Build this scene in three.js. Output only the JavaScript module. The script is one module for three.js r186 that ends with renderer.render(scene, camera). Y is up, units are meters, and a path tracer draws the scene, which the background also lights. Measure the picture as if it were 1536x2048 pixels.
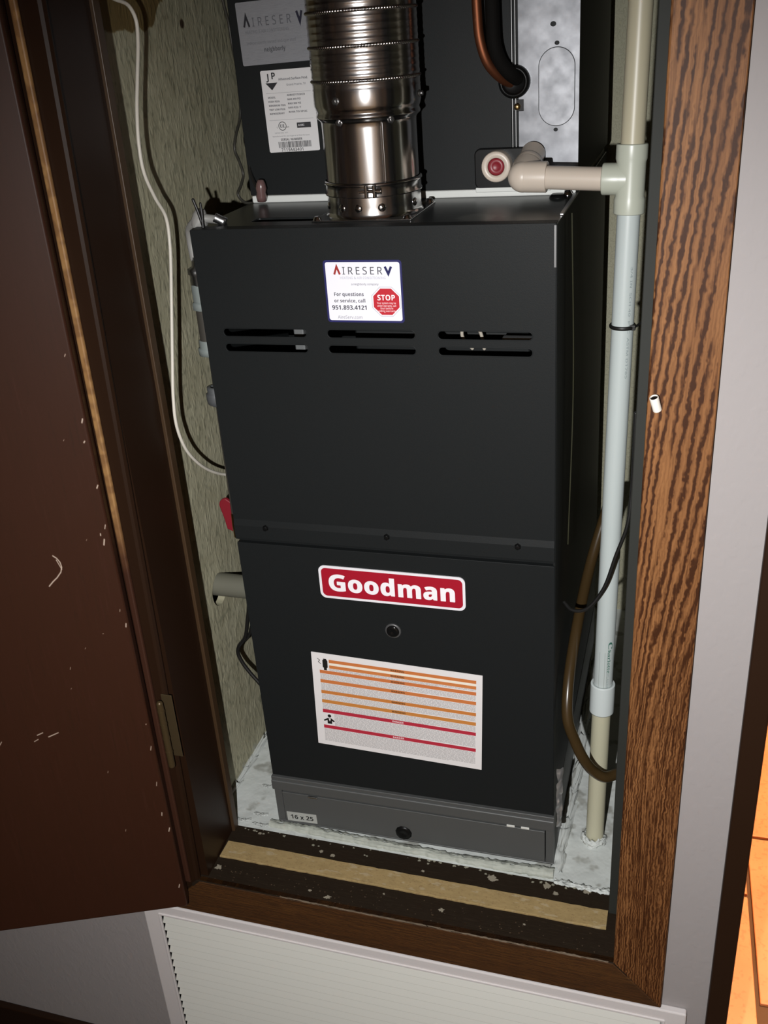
import * as THREE from 'three';
import { RoundedBoxGeometry } from 'three/addons/geometries/RoundedBoxGeometry.js';
import { mergeGeometries, mergeVertices } from 'three/addons/utils/BufferGeometryUtils.js';
import { RectAreaLightUniformsLib } from 'three/addons/lights/RectAreaLightUniformsLib.js';

// ---------------------------------------------------------------- camera, light, exposure
const scene = new THREE.Scene();
scene.background = new THREE.Color(0x000000);
const camera = new THREE.PerspectiveCamera(54.465, 1536 / 2048, 0.02, 30);
camera.position.set(0.5839, 1.0665, 1.1035);
camera.quaternion.setFromRotationMatrix(new THREE.Matrix4().makeBasis(
  new THREE.Vector3(0.9563, -0.0615, -0.2857).normalize(),
  new THREE.Vector3(-0.0754, 0.8927, -0.4444).normalize(),
  new THREE.Vector3(0.2823, 0.4465, 0.8491).normalize()));
scene.add(camera);
const renderer = new THREE.WebGLRenderer({ antialias: true });
renderer.toneMapping = THREE.LinearToneMapping;
renderer.toneMappingExposure = 1.0;
renderer.shadowMap.enabled = true;
renderer.shadowMap.type = THREE.PCFSoftShadowMap;
RectAreaLightUniformsLib.init();

// hand-held flash, a hand's width below and to the left of the lens
const flash = new THREE.SpotLight(0xffffff, 6.9, 0, 0.9, 1.0, 2);
flash.position.set(0.4943, 1.0013, 1.1676);
flash.target.position.set(0.36, 0.20, 0.0);
flash.castShadow = true;
flash.shadow.radius = 0.3;
flash.shadow.mapSize.set(2048, 2048);
flash.shadow.bias = -0.0002;
scene.add(flash, flash.target);

// ---------------------------------------------------------------- helpers
const V = (x, y, z) => new THREE.Vector3(x, y, z);
const lin = (r, g, b) => new THREE.Color().setRGB(r, g, b);
let rs = 12345;
const rnd = () => { rs = (Math.imul(rs, 1664525) + 1013904223) | 0; return ((rs >>> 8) & 0xffff) / 65536; };
const h2 = (x, y) => { let h = Math.imul(x | 0, 374761393) ^ Math.imul(y | 0, 668265263); h = Math.imul(h ^ (h >>> 13), 1274126177); return ((h ^ (h >>> 16)) >>> 0) / 4294967296; };
const sm = (t) => t * t * (3 - 2 * t);
function vn(x, y, px = 0, py = 0) {
  const xi = Math.floor(x), yi = Math.floor(y), fx = sm(x - xi), fy = sm(y - yi);
  const w = (a, p) => (p ? ((a % p) + p) % p : a);
  const a = h2(w(xi, px), w(yi, py)), b = h2(w(xi + 1, px), w(yi, py)), c = h2(w(xi, px), w(yi + 1, py)), d = h2(w(xi + 1, px), w(yi + 1, py));
  return a + (b - a) * fx + (c - a) * fy + (a - b - c + d) * fx * fy;
}
function fbm(x, y, o = 4, px = 0, py = 0) {
  let s = 0, a = 0.5, n = 0;
  for (let i = 0; i < o; i++) { s += a * vn(x + i * 17.3 * (px ? 0 : 1), y + i * 9.1 * (py ? 0 : 1), px, py); n += a; a *= 0.5; x *= 2; y *= 2; px *= 2; py *= 2; }
  return s / n;
}
const st = (e0, e1, x) => sm(Math.min(1, Math.max(0, (x - e0) / (e1 - e0))));
const mix = (a, b, t) => a.map((v, i) => v + (b[i] - v) * t);
// colour textures take sRGB 0..255 from fn(u, v), v upward
function tex(w, h, fn, srgb = true) {
  const d = new Uint8Array(w * h * 4);
  for (let j = 0; j < h; j++) for (let i = 0; i < w; i++) {
    const c = fn((i + 0.5) / w, (j + 0.5) / h), k = (j * w + i) * 4;
    if (typeof c === 'number') d[k] = d[k + 1] = d[k + 2] = Math.max(0, Math.min(255, c * 255));
    else { d[k] = Math.max(0, Math.min(255, c[0])); d[k + 1] = Math.max(0, Math.min(255, c[1])); d[k + 2] = Math.max(0, Math.min(255, c[2])); }
    d[k + 3] = 255;
  }
  const t = new THREE.DataTexture(d, w, h, THREE.RGBAFormat);
  t.magFilter = THREE.LinearFilter; t.minFilter = THREE.LinearMipmapLinearFilter; t.generateMipmaps = true;
  t.wrapS = t.wrapT = THREE.RepeatWrapping;
  if (srgb) t.colorSpace = THREE.SRGBColorSpace;
  t.needsUpdate = true;
  return t;
}
function canvasTex(w, h, draw) {
  const c = document.createElement('canvas'); c.width = w; c.height = h;
  draw(c.getContext('2d'), w, h);
  const t = new THREE.CanvasTexture(c); t.colorSpace = THREE.SRGBColorSpace; t.anisotropy = 8;
  return t;
}
const mat = (color, roughness = 0.6, metalness = 0, extra = {}) => new THREE.MeshStandardMaterial({ color, roughness, metalness, ...extra });
const taken = new Map();
function numbered(n) { const k = taken.get(n) || 0; taken.set(n, k + 1); return k ? n + '_' + String(k).padStart(3, '0') : n; }
function shade(o) { o.castShadow = true; o.receiveShadow = true; return o; }
function part(parent, name, geo, m, label) {
  const o = shade(new THREE.Mesh(geo, m)); o.name = name; parent.add(o);
  if (label) o.userData.label = label;
  return o;
}
function thing(name, label, category, group) {
  const o = new THREE.Group(); o.name = numbered(name); o.userData = { label, category };
  if (group) o.userData.group = group;
  scene.add(o); return o;
}
function struct(name, geo, m, label) {
  const o = geo ? shade(new THREE.Mesh(geo, m)) : new THREE.Group(); o.name = numbered(name);
  o.userData = { kind: 'structure', label, category: name.split('_')[0] };
  scene.add(o); return o;
}
const merge = (list) => mergeGeometries(list.map((g) => (g.index ? g.toNonIndexed() : g)));
// box by its corners, optional rounding
function bx(x0, x1, y0, y1, z0, z1, r = 0, seg = 2) {
  const w = x1 - x0, h = y1 - y0, d = z1 - z0;
  const g = r ? new RoundedBoxGeometry(w, h, d, seg, Math.min(r, w / 2.01, h / 2.01, d / 2.01)) : new THREE.BoxGeometry(w, h, d);
  return g.translate((x0 + x1) / 2, (y0 + y1) / 2, (z0 + z1) / 2);
}
function cyl(a, b, r0, r1 = r0, seg = 28, open = false) {
  const d = b.clone().sub(a), g = new THREE.CylinderGeometry(r1, r0, d.length(), seg, 1, open);
  g.applyQuaternion(new THREE.Quaternion().setFromUnitVectors(V(0, 1, 0), d.clone().normalize()));
  return g.translate((a.x + b.x) / 2, (a.y + b.y) / 2, (a.z + b.z) / 2);
}
// lathed around an axis through a, pointing along dir; profile = [[radius, along], ...]
function turned(a, dir, profile, seg = 40) {
  const g = new THREE.LatheGeometry(profile.map(([r, y]) => new THREE.Vector2(Math.max(r, 1e-5), y)), seg);
  g.applyQuaternion(new THREE.Quaternion().setFromUnitVectors(V(0, 1, 0), dir.clone().normalize()));
  return g.translate(a.x, a.y, a.z);
}
function tube(pts, r, seg = 80, rad = 12) {
  const c = new THREE.CatmullRomCurve3(pts.map((p) => (p.isVector3 ? p : V(...p))), false, 'centripetal');
  const caps = [0, 1].map((t) => { const p = c.getPoint(t); return new THREE.SphereGeometry(r, rad, 8).translate(p.x, p.y, p.z); });
  return merge([new THREE.TubeGeometry(c, seg, r, rad, false), ...caps]);
}
// uneven bead of sealant along a line
function bead(pts, r, flat = 1, lump = 0.5, seg = 120, seed = 3) {
  const c = new THREE.CatmullRomCurve3(pts.map((p) => V(...p)));
  const g = new THREE.TubeGeometry(c, seg, r, 10, false), p = g.attributes.position;
  for (let i = 0; i < p.count; i++) {
    const q = c.getPoint(Math.floor(i / 11) / seg), d = V(p.getX(i), p.getY(i), p.getZ(i)).sub(q);
    const k = 1 + lump * (fbm(Math.floor(i / 11) * 0.31 + seed * 7, (i % 11) * 0.9 + seed, 3) * 2 - 1) * 1.6;
    d.multiplyScalar(Math.max(0.25, k)); d.y *= flat;
    p.setXYZ(i, q.x + d.x, q.y + d.y, q.z + d.z);
  }
  g.computeVertexNormals(); return g;
}
function rrect(x0, y0, x1, y1, r) {
  const s = new THREE.Shape();
  s.moveTo(x0 + r, y0); s.lineTo(x1 - r, y0); s.absarc(x1 - r, y0 + r, r, -Math.PI / 2, 0);
  s.lineTo(x1, y1 - r); s.absarc(x1 - r, y1 - r, r, 0, Math.PI / 2);
  s.lineTo(x0 + r, y1); s.absarc(x0 + r, y1 - r, r, Math.PI / 2, Math.PI);
  s.lineTo(x0, y0 + r); s.absarc(x0 + r, y0 + r, r, Math.PI, Math.PI * 1.5);
  return s;
}
function ext(shape, depth, bevel = 0, z = 0, cs = 8) {
  const g = new THREE.ExtrudeGeometry(shape, { depth: depth - 2 * bevel, bevelEnabled: bevel > 0, bevelThickness: bevel, bevelSize: bevel, bevelOffset: -bevel, bevelSegments: 2, curveSegments: cs });
  return g.translate(0, 0, z + bevel);
}
const poly = (pts) => { const s = new THREE.Shape(); pts.forEach(([x, y], i) => (i ? s.lineTo(x, y) : s.moveTo(x, y))); return s; };
// uv from position: u, v = (p - origin) / size along the two axes
function planar(g, au, u0, us, av, v0, vs) {
  const p = g.attributes.position, uv = new Float32Array(p.count * 2), get = (i, a) => [p.getX(i), p.getY(i), p.getZ(i)][a];
  for (let i = 0; i < p.count; i++) { uv[2 * i] = (get(i, au) - u0) / us; uv[2 * i + 1] = (get(i, av) - v0) / vs; }
  g.setAttribute('uv', new THREE.BufferAttribute(uv, 2)); return g;
}
// flat printed sticker w x h, face toward +z, centred on 0
function sticker(w, h, r, t = 0.0005) { return planar(ext(rrect(-w / 2, -h / 2, w / 2, h / 2, r), t), 0, -w / 2, w, 1, -h / 2, h); }

// ---------------------------------------------------------------- measures (metres; furnace door foot is the origin)
const YP = -0.0973, FLOOR = -0.6, ZW = 0.133, ZC = 0.145, XI = 0.5466, XO = 0.6127, YL = -0.1662, XWL = -0.1075, TOP = 1.62, CEIL = 1.85;
const W = 0.4445, H = 0.848, TILT = new THREE.Euler(-0.0047, 0.0059, 0.0107);

// ---------------------------------------------------------------- textures and materials
const plasterBump = tex(512, 512, (u, v) => {
  const a = fbm(u * 40, v * 22, 3, 40, 22), b = fbm(u * 110 + 3, v * 64, 2, 110, 64);
  return 0.65 * st(0.42, 0.72, a) + 0.35 * b;
}, false);
plasterBump.repeat.set(3.2, 3.2);
const peelBump = tex(256, 256, (u, v) => fbm(u * 60, v * 60, 2, 60, 60), false); peelBump.repeat.set(20, 20);
const galvRough = tex(512, 512, (u, v) => 0.36 + 0.16 * fbm(u * 14, v * 14, 4, 14, 14), false);
const galvMap = tex(512, 512, (u, v) => { const n = fbm(u * 18, v * 18, 4, 18, 18), k = 112 + 34 * (n - 0.5); return [k, k + 1, k + 4]; });
const masticMap = tex(512, 512, (u, v) => {
  const n = fbm(u * 9, v * 9, 5, 9, 9), d = st(0.62, 0.78, fbm(u * 14 + 5, v * 14, 4, 14, 14)) * 0.5;
  return mix([206 + 26 * (n - 0.5), 210 + 26 * (n - 0.5), 206 + 26 * (n - 0.5)], [120, 118, 108], d);
});
const masticBump = tex(512, 512, (u, v) => fbm(u * 12, v * 12, 5, 12, 12), false);
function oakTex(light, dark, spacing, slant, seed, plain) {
  // u across (0..0.10 m), v along (0..1.25 m): wide cathedral grain at the top, finer and darker toward the foot
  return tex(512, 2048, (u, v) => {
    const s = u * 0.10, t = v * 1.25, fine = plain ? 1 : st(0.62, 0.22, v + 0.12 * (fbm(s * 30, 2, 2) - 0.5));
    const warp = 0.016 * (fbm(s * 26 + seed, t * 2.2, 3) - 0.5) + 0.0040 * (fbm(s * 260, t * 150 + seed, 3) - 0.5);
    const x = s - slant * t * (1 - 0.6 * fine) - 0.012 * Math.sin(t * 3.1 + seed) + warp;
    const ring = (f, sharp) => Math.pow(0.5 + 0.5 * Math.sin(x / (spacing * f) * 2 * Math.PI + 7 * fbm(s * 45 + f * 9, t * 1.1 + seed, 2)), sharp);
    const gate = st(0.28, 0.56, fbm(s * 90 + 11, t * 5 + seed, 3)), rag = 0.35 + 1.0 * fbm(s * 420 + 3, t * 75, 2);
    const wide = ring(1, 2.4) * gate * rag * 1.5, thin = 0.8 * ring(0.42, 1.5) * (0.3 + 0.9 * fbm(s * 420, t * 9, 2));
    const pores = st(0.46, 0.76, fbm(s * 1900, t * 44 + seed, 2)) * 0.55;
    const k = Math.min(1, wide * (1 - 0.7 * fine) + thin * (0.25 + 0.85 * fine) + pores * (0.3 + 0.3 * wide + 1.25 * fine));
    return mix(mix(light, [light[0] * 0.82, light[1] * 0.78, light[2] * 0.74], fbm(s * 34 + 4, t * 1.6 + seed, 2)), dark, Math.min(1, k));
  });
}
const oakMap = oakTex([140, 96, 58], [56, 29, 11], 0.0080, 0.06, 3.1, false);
const oakLowMap = oakTex([92, 58, 24], [56, 33, 13], 0.0062, 0.01, 7.7, true);
const M = {
  paint: new THREE.MeshPhysicalMaterial({ color: lin(0.0112, 0.0125, 0.0128), roughness: 0.5, specularIntensity: 0.3, bumpMap: peelBump, bumpScale: 0.00004 }),
  paintTop: mat(0xffffff, 0.32, 0.0),
  rubber: new THREE.MeshPhysicalMaterial({ color: lin(0.005, 0.005, 0.005), roughness: 0.35, specularIntensity: 0.4 }),
  galv: mat(0xffffff, 1, 0.85, { map: galvMap, roughnessMap: galvRough }),
  rack: mat(lin(0.105, 0.108, 0.106), 0.5, 0.35),
  chrome: mat(lin(0.62, 0.62, 0.62), 0.13, 1),
  flueBand: mat(lin(0.64, 0.63, 0.62), 0.17, 1),
  flue: mat(lin(0.60, 0.59, 0.585), 0.17, 1),
  flex: mat(lin(0.60, 0.58, 0.57), 0.21, 1),
  steel: mat(lin(0.4, 0.4, 0.4), 0.35, 1),
  brass: mat(lin(0.55, 0.37, 0.16), 0.3, 1),
  copper: mat(lin(0.19, 0.065, 0.03), 0.5, 0.85),
  insul: new THREE.MeshPhysicalMaterial({ color: lin(0.005, 0.0045, 0.004), roughness: 0.8, specularIntensity: 0.2 }),
  pvcCream: mat(lin(0.46, 0.42, 0.30), 0.38),
  pvcOld: mat(lin(0.48, 0.46, 0.33), 0.5),
  pvcPink: mat(lin(0.56, 0.48, 0.40), 0.36),
  pvcTee: mat(lin(0.46, 0.48, 0.40), 0.33),
  pvcBlue: mat(lin(0.58, 0.63, 0.62), 0.36),
  white: mat(lin(0.74, 0.74, 0.72), 0.45),
  foam: mat(lin(0.66, 0.67, 0.64), 0.8),
  red: mat(lin(0.21, 0.013, 0.022), 0.4),
  mastic: mat(0xffffff, 0.62, 0, { map: masticMap, bumpMap: masticBump, bumpScale: 0.003 }),
  caulk: mat(lin(0.41, 0.43, 0.375), 0.6, 0, { bumpMap: masticBump, bumpScale: 0.002 }),
  brown: mat(lin(0.024, 0.011, 0.006), 0.36),
  brownJamb: new THREE.MeshPhysicalMaterial({ color: lin(0.020, 0.0088, 0.0042), roughness: 0.42, specularIntensity: 0.45 }),
  stop: mat(lin(0.015, 0.016, 0.0125), 0.75),
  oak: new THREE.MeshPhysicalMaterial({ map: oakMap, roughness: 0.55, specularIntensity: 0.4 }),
  oakLow: mat(0xffffff, 0.55, 0, { map: oakLowMap }),
  wall: mat(lin(0.305, 0.28, 0.275), 0.7, 0, { bumpMap: plasterBump, bumpScale: 0.0002 }),
  hallWall: mat(lin(0.34, 0.33, 0.32), 0.8),
  closet: mat(lin(0.40, 0.385, 0.275), 0.75, 0, { bumpMap: plasterBump, bumpScale: 0.001 }),
  grille: mat(lin(0.55, 0.545, 0.50), 0.4),
  grilleFrame: mat(lin(0.66, 0.62, 0.61), 0.4),
  carpet: mat(lin(0.030, 0.026, 0.022), 0.95),
  cable: mat(lin(0.010, 0.0095, 0.009), 0.42),
  wireOlive: mat(lin(0.035, 0.033, 0.026), 0.5),
  wireWhite: mat(lin(0.66, 0.62, 0.54), 0.45),
  hose: mat(lin(0.045, 0.027, 0.010), 0.28),
  grout: mat(lin(0.10, 0.045, 0.018), 0.9),
};

// ---------------------------------------------------------------- the house: hallway, closet, next room
{
  // front wall with the closet opening and the doorway to the tiled room
  const parts = [bx(-1.5, -0.0866, FLOOR, CEIL, 0.02, ZW), bx(-0.0866, 0.5666, FLOOR, YP - 0.02, 0.02, ZW), bx(-0.0866, 0.5666, TOP, CEIL, 0.02, ZW),
    bx(0.5666, 0.672, FLOOR, CEIL, 0.02, ZW), bx(0.672, 1.5, 1.45, CEIL, 0.02, ZW), bx(1.5, 2.4, FLOOR, CEIL, 0.02, ZW)];
  const g = merge(parts); planar(g, 0, 0, 1, 1, 0, 1);
  struct('wall_front', g, M.wall, 'pale grey painted wall around the furnace closet opening');
  struct('wall_hall_left', bx(-1.56, -1.5, FLOOR, CEIL, 0.02, 2.0), M.hallWall, 'painted hallway wall at the left end');
  struct('wall_hall_rear', bx(-1.56, 2.46, FLOOR, CEIL, 2.0, 2.06), M.hallWall, 'painted hallway wall opposite the closet');
  struct('wall_hall_right', bx(2.4, 2.46, FLOOR, CEIL, -2.4, 2.0), M.hallWall, 'painted wall at the right end of hallway and tiled room');
  struct('ceiling', bx(-1.56, 2.46, CEIL, CEIL + 0.06, -2.46, 2.06), M.hallWall, 'flat painted ceiling above hallway and tiled room');
  struct('floor_hall', bx(-1.56, 2.46, FLOOR - 0.06, FLOOR, 0.02, 2.06), M.carpet, 'dark hallway floor below the return grille');
  struct('baseboard_front', bx(-1.5, 0.668, FLOOR, -0.535, ZW, ZW + 0.013, 0.003), M.brownJamb, 'dark brown baseboard under the return air grille');
  // closet interior
  const stain = tex(1024, 1024, (u, v) => {       // u: depth 0..0.8 m from the jamb inward, v: 0..1.72 m up from the platform
    const z = 0.02 - u * 0.8, y = YP + v * 1.72, n = fbm(u * 26, v * 60, 4), f = fbm(u * 150, v * 200, 2);
    let c = mix([162, 157, 130], [182, 178, 152], n); c = mix(c, [116, 116, 96], 0.4 * st(0.6, 0.8, f));
    const edge = 1.069 + 0.010 * (fbm(z * 60, 3, 3) - 0.5) + 0.03 * st(-0.17, -0.205, z);
    const left = st(edge - 0.001, edge + 0.001, y) * st(-0.208, -0.204, z + 0.012 * (fbm(y * 50, 1, 2) - 0.5));
    c = mix(c, mix([96, 78, 42], [116, 96, 56], n), left * 0.95);
    const dot = st(0.007, 0.0045, Math.hypot(z + 0.255, y - 1.072)); c = mix(c, [62, 46, 32], dot);
    const low = st(0.012, 0.004, y - YP + 0.03 * (fbm(z * 40, y * 30, 3) - 0.5));
    c = mix(c, [176, 178, 168], 0.6 * low * st(0.46, 0.52, fbm(z * 30 + 8, y * 40, 3)));
    return c;
  });
  const lw = rrect(-0.02, YP, 0.8, TOP, 0.0005); lw.holes.push(new THREE.Path().absellipse(0.117, 0.262, 0.0245, 0.027, 0, Math.PI * 2));
  const gl = ext(lw, 0.012, 0, 0, 24); gl.rotateY(Math.PI / 2); gl.translate(XWL - 0.012, 0, 0); planar(gl, 2, 0.02, -0.8, 1, YP, 1.72);
  const pb = plasterBump.clone(); pb.repeat.set(3.2, 4.6); pb.needsUpdate = true;
  struct('wall_left', gl, mat(0xffffff, 0.72, 0, { map: stain, bumpMap: pb, bumpScale: 0.0007 }), 'textured olive cream plaster wall inside the closet with a brown stain');
  const gb = bx(XWL - 0.05, 0.66, YP, TOP, -0.8, -0.75); planar(gb, 0, 0, 0.33, 1, 0, 0.33);
  struct('wall_back', gb, M.closet, 'textured plaster wall behind the furnace');
  const gr = bx(0.6, 0.66, YP, TOP, -0.75, 0.02); planar(gr, 2, 0, 0.33, 1, 0, 0.33);
  struct('wall_right', gr, M.closet, 'textured closet wall beside the drain pipe');
  struct('ceiling_closet', bx(XWL - 0.05, 0.66, TOP, TOP + 0.05, -0.8, 0.02), M.closet, 'closet ceiling above the coil cabinet');
  const gp = bx(XWL - 0.05, 0.66, YP - 0.02, YP, -0.8, 0.0225); planar(gp, 0, 0, 0.4, 2, 0, 0.4);
  struct('floor_platform', gp, M.mastic, 'white sealed platform the furnace stands on');
  struct('wall_cavity', bx(XWL - 0.12, XWL - 0.1, YP, TOP, -0.8, 0.02), M.hallWall, 'wall board behind the left closet wall');
  struct('wall_platform', bx(XWL - 0.05, 0.66, FLOOR, YP - 0.02, -0.8, 0.02), M.hallWall, 'enclosed base below the furnace platform');
  // next room shell
  struct('wall_next_left', bx(0.66, 0.70, FLOOR, CEIL, -2.4, 0.02), M.hallWall, 'wall between the closet and the tiled room');
  struct('wall_next_rear', bx(0.66, 2.46, FLOOR, CEIL, -2.46, -2.4), M.hallWall, 'far wall of the tiled room');
}
// sill, jambs, stops, casing
{
  const sillMap = canvasTex(2048, 512, (c, w, h) => {   // u: x -0.09..0.57, v: z 0.0225..0.145
    c.fillStyle = '#261e16'; c.fillRect(0, 0, w, h);
    for (let i = 0; i < 2600; i++) { const k = rnd(); c.fillStyle = k < 0.5 ? 'rgba(28,20,14,.35)' : 'rgba(56,46,36,.28)'; c.fillRect(rnd() * w, rnd() * h, 6 + rnd() * 60, 1 + rnd() * 3); }
    const X = (x) => (x + 0.09) / 0.66 * w, Y = (z) => (0.145 - z) / 0.1225 * h;   // canvas top is the front
    const fleck = (x, z, r, col) => { c.fillStyle = col; c.beginPath(); for (let k = 0; k < 26; k++) { const a = k / 26 * 6.283, q = r * (0.28 + 0.9 * fbm(k * 0.55 + x * 90, z * 70, 2) * (0.6 + 0.5 * rnd())); c.lineTo(X(x + Math.cos(a) * q), Y(0.145 - (0.145 - z) + Math.sin(a) * q * 0.8)); } c.fill(); };
    for (let i = 0; i < 60; i++) fleck(-0.05 + rnd() * 0.58, 0.0225 + rnd() * rnd() * 0.02, 0.001 + rnd() * 0.003, 'rgba(160,158,142,.85)');
    for (const [x, z, r] of [[0.36, 0.037, 0.011], [0.44, 0.033, 0.009], [0.455, 0.044, 0.006], [0.5, 0.03, 0.008], [0.255, 0.047, 0.004], [0.09, 0.045, 0.005], [0.11, 0.049, 0.006], [-0.02, 0.031, 0.005], [0.21, 0.103, 0.003], [0.3, 0.112, 0.006], [0.42, 0.109, 0.003], [0.13, 0.128, 0.007], [0.1, 0.122, 0.004], [-0.055, 0.112, 0.008]]) fleck(x, z, r, 'rgba(168,160,142,.8)');
    for (let i = 0; i < 160; i++) fleck(-0.06 + rnd() * 0.6, 0.1 + rnd() * 0.045, 0.0006 + rnd() * 0.0012, 'rgba(110,92,74,.6)');
  });
  const g = bx(-0.0866, 0.5666, YP - 0.02, YP, 0.0225, ZC - 0.0005, 0.0008); planar(g, 0, -0.09, 0.66, 2, 0.0225, 0.1225);
  struct('trim_1', g, new THREE.MeshPhysicalMaterial({ map: sillMap, roughness: 0.75, specularIntensity: 0.15 }), 'dark brown painted sill with white paint flecks in front of the furnace');
  struct('trim_2', (() => { const s = poly([[XWL, 0.0225], [-0.0666, 0.0225], [-0.062, ZW], [XWL, ZW]]); const q = ext(s, TOP - YP, 0.0015); q.rotateX(-Math.PI / 2); q.scale(1, 1, -1); const ix = q.index; q.translate(0, YP, 0); if (!ix) { const p = q.attributes.position; for (let i = 0; i < p.count; i += 3) for (const a of Object.values(q.attributes)) { for (let k = 0; k < a.itemSize; k++) { const t1 = a.array[(i + 1) * a.itemSize + k]; a.array[(i + 1) * a.itemSize + k] = a.array[(i + 2) * a.itemSize + k]; a.array[(i + 2) * a.itemSize + k] = t1; } } } q.computeVertexNormals(); return q; })(), M.brownJamb, 'dark brown painted door jamb on the hinge side');
  struct('trim_3', bx(-0.0672, -0.0612, YP, TOP, 0.023, 0.037, 0.0015), mat(lin(0.05, 0.027, 0.012), 0.45), 'thin brown strip along the inner edge of the hinge side jamb');
  struct('trim_4', bx(XI, 0.5666, YP, TOP, 0.0225, ZW, 0.001), M.stop, 'dark jamb on the latch side');
  struct('trim_5', bx(0.5325, XI, YP, TOP, 0.03, 0.062, 0.0015), M.stop, 'grey green door stop on the latch side');
  // casing, mitred at the foot
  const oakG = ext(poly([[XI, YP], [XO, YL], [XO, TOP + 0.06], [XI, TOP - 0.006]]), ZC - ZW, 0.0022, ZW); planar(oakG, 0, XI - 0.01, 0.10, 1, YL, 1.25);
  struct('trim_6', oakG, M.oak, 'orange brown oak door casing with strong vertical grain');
  const lowG = ext(poly([[-0.139, YL], [XO, YL], [XI, YP], [-0.0726, YP]]), ZC - ZW, 0.0022, ZW); planar(lowG, 1, YL - 0.01, 0.10, 0, -0.14, 1.25);
  struct('trim_7', lowG, M.oakLow, 'dark stained wooden casing along the foot of the closet opening');
  part(scene.getObjectByName('trim_7'), 'worn_edge', bead([[0.06, YP, ZC - 0.0012], [0.2, YP - 0.0002, ZC - 0.001], [0.38, YP, ZC - 0.0012], [0.54, YP, ZC - 0.001]], 0.0011, 0.8, 0.9, 260, 12), mat(lin(0.13, 0.095, 0.06), 0.7), 'worn pale paint edge');
  const leftG = ext(poly([[-0.139, YL], [-0.0726, YP], [-0.0435, TOP - 0.006], [-0.11, TOP + 0.06]]), ZC - ZW, 0.0055, ZW);
  const left = struct('trim_8', leftG, M.brownJamb, 'dark brown door casing behind the hinges');
  const tan = tex(64, 1024, (u, v) => { const n = fbm(u * 4, v * 90, 4), m = st(0.3, 0.36, v + 0.05 * (fbm(2, v * 40, 3) - 0.5)); return mix([58, 32, 20], mix([136, 98, 58], [164, 126, 80], n), m * (0.75 + 0.25 * st(0.3, 0.6, fbm(u * 3 + 7, v * 200, 2)))); });
  const stripG = ext(poly([[-0.0935, YP], [-0.0845, YP], [-0.0765, TOP], [-0.0845, TOP]]), 0.006, 0.002, ZC); planar(stripG, 0, -0.1, 0.03, 1, YP, 1.72);
  part(left, 'worn_edge_strip', stripG, mat(0xffffff, 0.5, 0, { map: tan }), 'worn strip of bare tan wood');
  // doorway trim beside the tiled room
  struct('trim_9', bx(0.672, 0.699, FLOOR, 1.45, 0.005, ZW + 0.008, 0.003), M.brownJamb, 'dark brown edge trim of the doorway to the tiled room');
  struct('trim_10', bx(1.47, 1.5, FLOOR, 1.45, 0.005, ZW + 0.008, 0.003), M.brownJamb, 'dark brown trim on the far side of the doorway');
  // foam weatherstrip on the sill
  const fm = tex(1024, 128, (u, v) => { const n = fbm(u * 60, v * 8, 4), f = fbm(u * 220, v * 24, 2); let c = mix([146, 124, 82], [168, 144, 98], n); c = mix(c, [182, 170, 148], 0.4 * st(0.66, 0.78, fbm(u * 40 + 9, v * 6, 3))); return mix(c, [120, 92, 60], 0.4 * st(0.62, 0.85, f)); });
  const N = 90, fx = (i) => -0.0615 + 0.5935 * i / N, edge = [];
  for (let i = 0; i <= N; i++) edge.push([fx(i), -(0.0605 + 0.0018 * (fbm(i * 0.5, 2, 3) - 0.5))]);
  for (let i = N; i >= 0; i--) edge.push([fx(i), -(0.0928 + 0.0018 * (fbm(i * 0.7, 8, 3) - 0.5))]);
  const sh = poly(edge);
  const fg = ext(sh, 0.004, 0.0008); fg.rotateX(-Math.PI / 2); fg.translate(0, YP, 0); planar(fg, 0, -0.0615, 0.5935, 2, 0.06, 0.034);
  const ws = thing('foam_weatherstrip', 'tan foam weatherstrip tape lying along the closet sill', 'weatherstrip');
  part(ws, 'strip', fg, mat(0xffffff, 0.9, 0, { map: fm }));
}
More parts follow.
